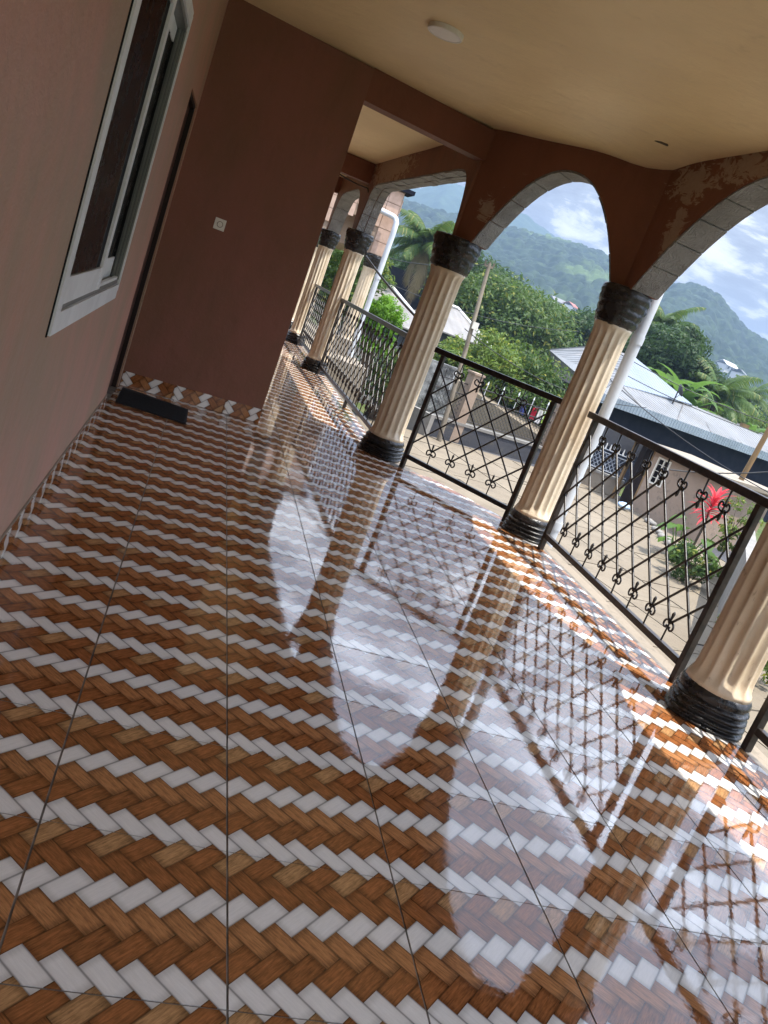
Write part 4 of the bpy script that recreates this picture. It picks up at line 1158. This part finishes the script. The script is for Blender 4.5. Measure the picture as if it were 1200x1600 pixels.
# ------------------------------------------------------------------ vegetation
def leaf_cloud(centres, radii, per, size, flat=0.7, rng=RNG, droop_=0.25):
    """small leaf faces spread through clumps: returns verts, faces"""
    C = np.repeat(np.array(centres), per, axis=0); R = np.repeat(np.array(radii), per)
    n = len(C)
    d = rng.normal(size=(n, 3)); d /= np.linalg.norm(d, axis=1)[:, None]
    rr_ = R * (0.45 + 0.6 * rng.random(n) ** 0.6)
    P = C + d * rr_[:, None] * np.array([1, 1, flat])
    nrm = d + rng.normal(scale=0.55, size=(n, 3)); nrm[:, 2] += 0.45; nrm /= np.linalg.norm(nrm, axis=1)[:, None]
    t = rng.normal(size=(n, 3)); t -= (t * nrm).sum(1)[:, None] * nrm; t /= np.linalg.norm(t, axis=1)[:, None]
    bt = np.cross(nrm, t)
    s = size * (0.6 + 0.8 * rng.random(n)); l = t * s[:, None]; w = bt * (s * 0.42)[:, None]
    tip_ = l * 1.0; tip_[:, 2] -= s * droop_
    v = np.stack([P - l, P - w * 0.9 + l * 0.1, P + tip_, P + w * 0.9 + l * 0.1], axis=1).reshape(-1, 3)
    f = np.arange(n * 4).reshape(-1, 4)
    return v, f


def fast_mesh(name, v, f, mat, parent=None, loc=(0, 0, 0)):
    me = bpy.data.meshes.new(name); nv, nf = len(v), len(f)
    me.vertices.add(nv); me.vertices.foreach_set('co', (v - np.array(loc)).astype(np.float32).ravel())
    k = f.shape[1]
    me.loops.add(nf * k); me.loops.foreach_set('vertex_index', f.astype(np.int32).ravel())
    me.polygons.add(nf); me.polygons.foreach_set('loop_start', np.arange(0, nf * k, k, dtype=np.int32))
    me.update(calc_edges=True); me.materials.append(mat)
    o = bpy.data.objects.new(name, me); COL.objects.link(o)
    if parent is not None: o.parent = parent
    return o


def tree(name, label, az, D, zbase, zc, rx, rz, mat, clumps=60, per=90, leaf=0.16, trunk=0.18, cat='tree', seed=1, group=None, cr=0.30, ry=None):
    rng = np.random.default_rng(seed); b0 = polar(az, D, zbase); ry = ry or rx
    t = thing(name, label, cat, tuple(b0), group)
    cs, rs = [], []
    for k in range(clumps):
        d = rng.normal(size=3); d /= np.linalg.norm(d); q = 0.35 + 0.65 * rng.random() ** 0.5
        lump = 1 + 0.22 * fnoise(d[0] * 1.9 + seed, d[1] * 1.9, d[2] * 1.9)
        c = np.array([b0.x, b0.y, zc]) + d * np.array([rx, ry, rz]) * q * lump * 0.9
        cs.append(c); rs.append(rx * cr * (0.6 + 0.7 * rng.random()))
    v, f = leaf_cloud(cs, rs, per, leaf, rng=rng)
    fast_mesh('crown', v, f, M[mat], t, tuple(b0))
    tb = MB(); top_ = Vector((b0.x, b0.y, zc))
    tb.tube([b0, b0.lerp(top_, 0.5) + Vector((0.1, 0, 0)), top_], [trunk, trunk * 0.8, trunk * 0.4], 8)
    for k in range(7):
        c = Vector(cs[k]); s = b0.lerp(top_, 0.45 + 0.06 * k)
        tb.tube([s, s.lerp(c, 0.5) + Vector((0, 0, 0.1)), c], [trunk * 0.4, trunk * 0.25, trunk * 0.08], 5)
    tb.build('trunk', M['bark'], t, smooth=True)
    return t


def palm(name, label, az, D, zbase, ztop, length, fronds=18, mat='leaf_palm', seed=3, dead=3, leaflets=40, tr=0.16):
    rng = np.random.default_rng(seed); b0 = polar(az, D, zbase); top_ = Vector((b0.x + 0.3, b0.y, ztop))
    t = thing(name, label, 'palm tree', tuple(b0))
    MB().tube([b0 + (top_ - b0) * (k / 8) + Vector((0.25 * math.sin(k / 8 * PI), 0, 0)) for k in range(9)], [tr * (1.2 - 0.5 * k / 8) for k in range(9)], 9).build('trunk', M['bark'], t, smooth=True)
    for k in range(fronds):
        an = k * 2.39996 + rng.normal(0, 0.2); el = 1.35 - 1.55 * (k / fronds) ** 0.9; isdead = k >= fronds - dead
        if isdead: el = -0.9
        L = length * (0.8 + 0.35 * rng.random()); h = Vector((math.cos(an), math.sin(an), 0)); side = Vector((-h.y, h.x, 0))
        pts = []; p = top_.copy(); e = el
        for j in range(13):
            pts.append(p.copy()); p = p + (h * math.cos(e) + Vector((0, 0, math.sin(e)))) * (L / 12); e -= 0.085 + 0.004 * j
        m_ = MB(); m_.tube(pts, [0.03 * (1 - 0.85 * j / 12) * length / 3 for j in range(13)], 4)
        vs = []; fs = []
        for j in range(leaflets):
            u = 0.10 + 0.90 * j / leaflets; x = u * 12; i = min(int(x), 11); q = pts[i].lerp(pts[i + 1], x - i); tan = (pts[i + 1] - pts[i]).normalized()
            ll = length * 0.27 * (math.sin(PI * min(1, u * 0.85 + 0.12)) ** 0.6) * (0.85 + 0.3 * rng.random())
            up_ = side.cross(tan)
            for sg in (-1, 1):
                dv = (side * sg * 0.86 + tan * 0.55 - Vector((0, 0, 0.45 + 0.25 * rng.random()))).normalized()
                w = tan * (length * 0.0135)
                mid_ = q + dv * ll * 0.5 + Vector((0, 0, 0.04 * length * 0.3)); tp_ = q + dv * ll - Vector((0, 0, ll * 0.22))
                o = len(vs); vs += [q - w, q + w, mid_ + w, mid_ - w, tp_]; fs += [(o, o + 1, o + 2, o + 3), (o + 3, o + 2, o + 4)]
        m_.add(vs, fs)
        m_.build('frond', M['leaf_dead'] if isdead else M[mat], t, normals=False)
    return t


def big_leaf(m_, base, dirv, length, width, droop_, n=7, fold=0.25):
    """a broad leaf blade with a folded midrib"""
    h = Vector((dirv.x, dirv.y, 0)).normalized(); side = Vector((-h.y, h.x, 0)); p = base.copy(); e = math.asin(max(-1, min(1, dirv.normalized().z)))
    o = len(m_.v)
    for j in range(n + 1):
        u = j / n; w = width * math.sin(PI * min(1.0, (0.06 + 0.94 * u) ** 0.75)) * (1 if j < n else 0.0)
        up_ = Vector((0, 0, 1)) * math.cos(e) - h * math.sin(e)
        m_.v += [tuple(p - side * w + up_ * w * fold), tuple(p), tuple(p + side * w + up_ * w * fold)]
        p = p + (h * math.cos(e) + Vector((0, 0, math.sin(e)))) * (length / n); e -= droop_ / n
    for j in range(n):
        a = o + j * 3
        m_.f += [(a, a + 1, a + 4, a + 3), (a + 1, a + 2, a + 5, a + 4)]


def banana(label, az, D, zbase, h, seed, n=8):
    rng = np.random.default_rng(seed); b0 = polar(az, D, zbase); t = thing('banana_plant', label, 'banana plant', tuple(b0), 'banana plants behind the zinc roof')
    top_ = b0 + Vector((0, 0, h))
    MB().tube([b0, top_], [0.16, 0.09], 8).build('stem', M['leaf_banana'], t, smooth=True)
    for k in range(n):
        an = k * 2.4 + rng.random(); el = 0.5 + 0.75 * rng.random(); m_ = MB()
        big_leaf(m_, top_, Vector((math.cos(an) * math.cos(el), math.sin(an) * math.cos(el), math.sin(el))), 2.0 + rng.random(), 0.30, 1.3 + rng.random() * 0.6)
        m_.build('leaf', M['leaf_banana'], t, normals=False)


# mango and citrus trees behind the fence
tree('citrus_tree', 'light green leafy tree spreading above the small railing panel', 19.6, 30, -2, 0.15, 2.0, 1.35, 'leaf_light', 90, 150, 0.085, seed=11)
tree('citrus_tree', 'dense green bushy tree touching the grey end of the zinc roof', 22.0, 30, -2, 0.05, 1.75, 1.30, 'leaf_mid', 80, 150, 0.085, seed=12)
tree('citrus_tree', 'low yellowish green tree just right of the bay column', 16.9, 29, -2, -0.35, 1.2, 1.0, 'leaf_light', 55, 130, 0.08, seed=13)
tree('mango_tree', 'broad mango tree with pale leaf clusters in the middle of the arch', 18.6, 48, -2, 2.2, 4.3, 2.1, 'leaf_mid', 120, 230, 0.14, seed=14)
tree('mango_tree', 'dark green mango tree crown behind the utility pole', 15.3, 52, -2, 3.3, 3.6, 2.2, 'leaf_dark', 100, 220, 0.15, seed=15)
tree('mango_tree', 'mango tree to the right of the broad mango tree, lower and darker', 22.6, 56, -2, 2.4, 3.6, 2.0, 'leaf_mid', 100, 220, 0.15, seed=16)
tree('shade_tree', 'dark tree just left of the corner column capital', 25.3, 55, -2, 2.6, 3.2, 2.3, 'leaf_dark', 90, 220, 0.15, seed=17)
tree('big_round_tree', 'big round dark green tree right of the corner column', 30.2, 46, -2, 2.6, 2.8, 2.8, 'leaf_dark', 150, 240, 0.13, seed=18, trunk=0.3)
tree('big_round_tree', 'slim dark tree leaning on the left side of the big round tree', 27.9, 48, -2, 2.7, 2.0, 2.0, 'leaf_mid', 60, 220, 0.13, seed=19)
tree('bright_bush', 'bright yellow green clipped bush behind the long railing', 11.2, 22, -1.9, 0.62, 0.78, 0.85, 'leaf_bright', 90, 130, 0.045, seed=20, cat='bush', cr=0.22)
tree('garden_tree', 'dark leafy growth under the bright bush beyond the long railing', 12.9, 23, -1.9, -0.6, 0.95, 0.8, 'leaf_mid', 50, 110, 0.06, seed=21)
tree('garden_tree', 'green tree glimpsed left of the farthest columns', 7.6, 30, -2, 1.4, 1.6, 1.8, 'leaf_mid', 60, 110, 0.1, seed=22)
tree('garden_tree', 'green tree between the far column and the far wing', 8.6, 40, -2, 2.0, 1.8, 1.8, 'leaf_light', 60, 100, 0.12, seed=23)
tree('valley_tree', 'leafy tree right of the palm above the zinc roof', 35.0, 60, -2, 1.2, 3.4, 1.5, 'leaf_light', 70, 200, 0.15, seed=24)
tree('valley_tree', 'dark leafy tree at the right edge above the zinc roof', 38.0, 62, -2, 0.8, 3.2, 1.8, 'leaf_mid', 70, 200, 0.15, seed=25)
tree('valley_tree', 'low tree filling the gap behind the banana plants', 32.6, 58, -2, 1.3, 3.6, 1.6, 'leaf_mid', 80, 200, 0.15, seed=26)
for k, (az, D, zc, r, mt_) in enumerate(((12.6, 62, 1.8, 3.4, 'leaf_dark'), (16.8, 75, 4.4, 4.6, 'leaf_dark'), (21.0, 80, 3.6, 5.0, 'leaf_mid'), (24.5, 85, 3.8, 5.0, 'leaf_dark'), (28.0, 85, 3.2, 5.0, 'leaf_mid'), (33.5, 90, 2.4, 5.5, 'leaf_dark'), (37.5, 95, 2.2, 5.5, 'leaf_mid'), (41.5, 80, 2.4, 5.5, 'leaf_dark'), (8.5, 80, 3.6, 5.0, 'leaf_dark'))):
    tree('wood_edge_tree', ['rounded tree under the coconut palm at the wood edge', 'tall dark tree at the wood edge behind the utility pole', 'pale crowned tree at the wood edge above the mango trees', 'dark tree at the wood edge beside the corner column', 'tree at the wood edge hidden behind the corner column', 'tree at the wood edge behind the banana plants', 'tree at the wood edge above the right end of the roof', 'tree at the wood edge outside the right side of the view', 'tree at the wood edge behind the far wing'][k], az, D, -3, zc, r, r * 0.55, mt_, 90, 100, 0.30, seed=40 + k, group='trees at the wood edge', trunk=0.3)

palm('coconut_palm', 'tall coconut palm with drooping fronds left of the bay column', 12.2, 44, -2, 4.3, 2.6, 26, seed=5, dead=3, leaflets=44)
palm('coconut_palm', 'young palm with long arching fronds behind the zinc roof', 33.4, 44, -2, 2.5, 2.3, 18, seed=6, dead=1)
palm('coconut_palm', 'small palm farther right beyond the zinc roof', 35.3, 62, -2, 3.6, 2.0, 14, seed=7, dead=1)
palm('oil_palm', 'palm crown sticking up behind the big round tree', 28.7, 52, -2, 5.3, 2.3, 18, seed=8, dead=2)
banana('banana plant nearest the big round tree behind the roof', 30.7, 42, -2, 3.8, 51)
banana('banana plant in the middle of the clump behind the roof', 31.7, 41, -2, 3.5, 52)
banana('banana plant at the foot of the young palm', 32.6, 42, -2, 3.2, 53)
banana('banana plant near the right end of the roof', 36.3, 44, -2, 2.8, 54)

# red ti plant and big green leaves in the yard bed
rc = polar(36.35, 20.6, GZ)
ti = thing('red_ti_plant', 'bright red spiky ti plant by the peach outbuilding', 'plant', tuple(rc))
MB().tube([rc, rc + Vector((0.03, 0, 0.95)), rc + Vector((0, 0.05, 1.55))], [0.035, 0.03, 0.02], 7).build('stem', M['bark'], ti)
rng = np.random.default_rng(9)
for k in range(34):
    an = k * 2.4; el = 1.25 - 1.35 * k / 34; m_ = MB()
    zt_ = 1.15 + 0.45 * (1 - k / 34)
    big_leaf(m_, rc + Vector((0, 0, zt_)), Vector((math.cos(an) * math.cos(el), math.sin(an) * math.cos(el), math.sin(el))), 0.42 + 0.16 * rng.random(), 0.045, 1.0, n=5, fold=0.4)
    m_.build('leaf', M['leaf_red'], ti, normals=False)
tc_ = polar(36.0, 19.8, GZ)
taro = thing('taro_plant', 'clump of broad green taro leaves below the red plant', 'plant', tuple(tc_))
for k in range(16):
    an = k * 2.4 + 0.5; rb = 0.25 + 0.35 * rng.random(); hh = 0.35 + 0.75 * rng.random(); tp_ = tc_ + Vector((math.cos(an) * rb, math.sin(an) * rb, hh))
    MB().tube([tc_ + Vector((math.cos(an) * 0.1, math.sin(an) * 0.1, 0)), tp_], 0.012, 5).build('stalk', M['leaf_banana'], taro)
    m_ = MB(); big_leaf(m_, tp_, Vector((math.cos(an), math.sin(an), -0.25)), 0.42, 0.17, 0.8, n=6, fold=0.12); m_.build('leaf', M['leaf_banana'], taro, normals=False)
tree('yard_shrub', 'low dark shrub at the foot of the taro leaves', 36.6, 18.0, GZ, GZ + 0.45, 0.55, 0.42, 'leaf_mid', 26, 60, 0.06, seed=61, cat='shrub', trunk=0.03)
tree('yard_shrub', 'thin yellowish shrub right of the red plant', 38.0, 20.5, GZ, GZ + 1.3, 0.45, 0.75, 'leaf_light', 22, 40, 0.05, seed=62, cat='shrub', trunk=0.03)
tree('yard_shrub', 'small shrub low down beside the nearest column', 42.5, 13.0, GZ, GZ + 0.5, 0.6, 0.5, 'leaf_light', 24, 50, 0.06, seed=63, cat='shrub', trunk=0.03)
tag(plank(polar(38.6, 22), polar(41.4, 11.0), 0.25, GZ - 0.05, -0.7, 'side_wall', M['concrete']), 'mossy grey side wall of the yard, near the right edge', 'wall')
# stones edging the bed
rs_ = np.random.default_rng(4)
for k in range(14):
    t = k / 13; p = polar(33.2 + 3.9 * t, 24.2 - 5.3 * t + rs_.normal(0, 0.12), GZ)
    m_ = MB(); r = 0.09 + 0.07 * rs_.random()
    for j in range(5):
        for q in range(8):
            th_ = PI * (j + 0.5) / 5; ph = 2 * PI * q / 8; w_ = r * (1 + 0.25 * fnoise(k * 3 + j, q)); m_.v.append((p.x + 1.3 * w_ * math.sin(th_) * math.cos(ph), p.y + w_ * math.sin(th_) * math.sin(ph), GZ + 0.06 + 0.7 * w_ * math.cos(th_)))
    for j in range(4):
        for q in range(8): m_.f.append((j * 8 + q, j * 8 + (q + 1) % 8, (j + 1) * 8 + (q + 1) % 8, (j + 1) * 8 + q))
    m_.f += [tuple(range(7, -1, -1)), tuple(32 + q for q in range(8))]
    tag(m_.build('stone', M['concrete'], smooth=60), 'grey rounded stone in the row edging the planted bed of the yard', 'stone', 'stones edging the planted bed')


# ------------------------------------------------------------------ hills
def worley(x, y, seed=0):
    xi = np.floor(x).astype(np.int64); yi = np.floor(y).astype(np.int64); best = np.full(x.shape, 9.0); hid = np.zeros(x.shape)
    for dx in (-1, 0, 1):
        for dy in (-1, 0, 1):
            cx, cy_ = xi + dx, yi + dy; h = (cx * 374761393 + cy_ * 668265263 + seed * 982451653) & 0x7fffffff
            h = (h ^ (h >> 13)) * 1274126177 & 0x7fffffff
            px = cx + (h & 1023) / 1023.0; py = cy_ + ((h >> 10) & 1023) / 1023.0
            d = np.hypot(x - px, y - py); m_ = d < best; best = np.where(m_, d, best); hid = np.where(m_, ((h >> 20) & 255) / 255.0, hid)
    return best, hid


def vnoise(x, y, seed=0):
    xi = np.floor(x); yi = np.floor(y); fx, fy = x - xi, y - yi; fx = fx * fx * (3 - 2 * fx); fy = fy * fy * (3 - 2 * fy)
    def h(a, b_):
        q = (a.astype(np.int64) * 374761393 + b_.astype(np.int64) * 668265263 + seed * 1442695) & 0x7fffffff
        q = (q ^ (q >> 13)) * 1274126177 & 0x7fffffff; return (q % 4096) / 4096.0
    a, b_, c, d = h(xi, yi), h(xi + 1, yi), h(xi, yi + 1), h(xi + 1, yi + 1)
    return (a * (1 - fx) + b_ * fx) * (1 - fy) + (c * (1 - fx) + d * fx) * fy


def fbm(x, y, seed=0, o=5):
    s = 0; a = 0.5
    for k in range(o): s = s + a * vnoise(x * 2 ** k, y * 2 ** k, seed + k); a *= 0.5
    return s


HILLS = {}
def hill(name, azs, slopes, D0, DR, D1, na, nd, mat, s0=-0.02, tree_h=5.0, tree_s=9.0, rough=0.14, seed=1, power=1.25, az_range=(-12, 80)):
    A = np.linspace(az_range[0], az_range[1], na); q = np.linspace(0, 1, nd)
    Dv = D0 + (D1 - D0) * q ** 1.15
    AA, DD = np.meshgrid(A, Dv); a = np.radians(AA); X = CAM.x + DD * np.sin(a); Y = DD * np.cos(a)
    R = np.interp(AA, azs, slopes)
    t = np.clip((DD - D0) / (DR - D0), 0, 1)
    w = (np.sin((t - 0.5) * PI) * 0.5 + 0.5) ** power
    n_ = fbm(X / (DR * 0.16), Y / (DR * 0.16), seed) - 0.5
    n2 = fbm(X / (DR * 0.05), Y / (DR * 0.05), seed + 9) - 0.5
    sl_ = s0 + (R - s0) * w + rough * (n_ + 0.3 * n2) * 0.35 * (4 * t * (1 - t)) ** 1.6
    back = np.clip((DD - DR) / (D1 - DR), 0, 1)
    Z = 1.4 + sl_ * DD - back ** 1.2 * DR * 0.12
    d, hid = worley(X / tree_s, Y / tree_s, seed)
    d2, h2 = worley(X / (tree_s * 0.45) + 7, Y / (tree_s * 0.45), seed + 3)
    Z = Z + tree_h * (0.5 + hid) * np.sqrt(np.clip(0.64 - d * d, 0, 1)) + tree_h * 0.25 * np.sqrt(np.clip(0.6 - d2 * d2, 0, 1))
    HILLS[name] = (A, Dv, Z)
    v = np.stack([X, Y, Z], -1).reshape(-1, 3)
    i = np.arange(nd - 1)[:, None] * na + np.arange(na - 1)[None, :]
    f = np.stack([i, i + na, i + na + 1, i + 1], -1).reshape(-1, 4)
    o = fast_mesh(name, v, f, mat); structure(o); o.data.polygons.foreach_set('use_smooth', [True] * len(o.data.polygons)); return o


def hill_mat(name, dark, light, meadow, scale=0.11):
    m, nt, b = new_mat(name, 0.85, 0.15)
    p = coord(nt, 'pos')
    vr = voro(nt, p, scale * 1.6); r = S(nt, nt.nodes.new('ShaderNodeSeparateColor').outputs[0]); nt.links.new(vr.outputs['Color'], r.k.node.inputs[0])
    f = noise(nt, p, scale * 2.5, 8, 0.75).step(0.35, 0.68)
    c = mixc(nt, f * (r * 0.9 + 0.1), dark, light)
    md = noise(nt, p, 0.011, 6, 0.62).step(0.56, 0.66)
    c = mixc(nt, md * 0.75, c, meadow)
    nt.links.new(c, b.inputs['Base Color'])
    return m
HM = hill_mat('forest_hillside', (0.005, 0.016, 0.007), (0.048, 0.078, 0.028), (0.085, 0.130, 0.040))
HF = hill_mat('distant_forest', (0.02, 0.045, 0.02), (0.05, 0.085, 0.035), (0.08, 0.11, 0.04), 0.05)
hill('hillside', [-12, 0, 8, 12, 14, 16.3, 17.5, 19.6, 20.9, 21.8, 23, 24.2, 26, 27.5, 28.2, 29.3, 30.2, 31.4, 32.3, 33.7, 35.1, 40, 50, 80],
     [0.09, 0.10, 0.098, 0.100, 0.104, 0.106, 0.112, 0.117, 0.119, 0.119, 0.121, 0.1175, 0.112, 0.113, 0.112, 0.120, 0.122, 0.117, 0.107, 0.094, 0.090, 0.075, 0.06, 0.05],
     95, 620, 800, 1150, 420, HM, seed=3, tree_h=4.2, tree_s=6.0, rough=0.2)
hill('distant_ridge', [-12, 0, 8, 10.7, 11.8, 12.5, 14, 16, 17.1, 18, 19, 20.5, 21.2, 24, 30, 40, 80],
     [0.08, 0.10, 0.112, 0.1166, 0.1274, 0.1368, 0.136, 0.128, 0.1326, 0.1318, 0.1263, 0.1205, 0.1178, 0.10, 0.09, 0.07, 0.04],
     700, 1100, 1350, 520, 90, HF, s0=0.05, tree_h=5, tree_s=16, seed=8, rough=0.05)

# small houses on the hillside
hh_ = [(21.95, 300, 0.060, 9, 'roof_old', 'pale roofed house high on the meadow'), (22.9, 290, 0.0585, 8, 'roof_red', 'red roofed house on the meadow'), (23.5, 270, 0.055, 8, 'far_white', 'white house on the meadow right of the red roof'),
       (24.3, 250, 0.052, 10, 'far_white', 'long white roofed house just left of the corner column'), (21.5, 260, 0.052, 7, 'far_white', 'small white house on the meadow left of the red roof'), (24.9, 245, 0.047, 9, 'roof_old', 'grey roofed house tucked beside the corner column'),
       (33.5, 230, 0.0565, 9, 'far_white', 'white house on the slope above the young palm'), (34.4, 240, 0.0560, 10, 'roof_grey', 'grey roofed house right of the slope house'), (36.0, 150, 0.036, 7, 'roof_red', 'reddish roofed house near the right edge'), (37.2, 140, 0.030, 7, 'far_white', 'white house at the right edge above the roof'),
       (18.9, 200, 0.058, 7, 'iron', 'dark roofed hut above the broad mango tree')]
for k, (az, D, s, L, rm, lab) in enumerate(hh_):
    A_, D_, Z_ = HILLS['hillside']; ia = int(np.argmin(np.abs(A_ - az))); sl_ = (Z_[:, ia] - 1.4) / D_
    hit = np.nonzero((sl_ >= s - 0.004) & (D_ > 130))[0]; jd = int(hit[0]) if len(hit) else 200
    D = float(D_[jd]); L = L * min(1.6, max(0.7, D / 260)); c = polar(az, D, float(Z_[jd, max(0, ia - 3):ia + 4].min())); h = thing('hill_house', lab, 'house', tuple(c), 'houses scattered on the hillside')
    a = rad(20 + 25 * (k % 3)); dx, dy = Vector((math.cos(a), math.sin(a), 0)), Vector((-math.sin(a), math.cos(a), 0)); L *= 0.62; w_ = L / 2; d_ = L * 0.3; hg = 0.24 * L
    cr_ = [c + dx * sx * w_ + dy * sy * d_ for sx, sy in ((-1, -1), (1, -1), (1, 1), (-1, 1))]
    MB().prism([tuple(q[:2]) for q in cr_], c.z - 2, c.z + hg).build('wall', M['far_white'] if rm != 'iron' else M['navy'], h)
    ex = [c + dx * sx * (w_ + 0.5) + dy * sy * (d_ + 0.6) for sx, sy in ((-1, -1), (1, -1), (1, 1), (-1, 1))]
    rg = [c - dx * (w_ + 0.5), c + dx * (w_ + 0.5)]
    MB().slab([V3(ex[0], c.z + hg), V3(ex[1], c.z + hg), V3(rg[1], c.z + hg + 0.2 * L), V3(rg[0], c.z + hg + 0.2 * L)], 0.12).build('roof', M[rm], h)
    MB().slab([V3(ex[2], c.z + hg), V3(ex[3], c.z + hg), V3(rg[0], c.z + hg + 0.2 * L), V3(rg[1], c.z + hg + 0.2 * L)], 0.12).build('roof', M[rm], h)
    for j in (-0.5, 0.1, 0.6):
        q = c + dx * w_ * j - dy * (d_ + 0.03); MB().prism([tuple((q - dx * .5)[:2]), tuple((q + dx * .5)[:2]), tuple((q + dx * .5 + dy * .04)[:2]), tuple((q - dx * .5 + dy * .04)[:2])], c.z + hg * 0.3, c.z + hg * 0.75).build('window', M['glass'], h)

# air between here and the hills
hm = bpy.data.materials.new('haze'); hm.use_nodes = True; nt = hm.node_tree; nt.nodes.clear()
out = nt.nodes.new('ShaderNodeOutputMaterial'); pv = nt.nodes.new('ShaderNodeVolumePrincipled')
pv.inputs['Color'].default_value = (0.32, 0.44, 0.64, 1); pv.inputs['Density'].default_value = 0.00090; pv.inputs['Anisotropy'].default_value = 0.1
nt.links.new(pv.outputs[0], out.inputs['Volume'])
hz = MB().box((-420, -60, -60), (1450, 1460, 176)).build('haze', hm); hz['kind'] = 'stuff'
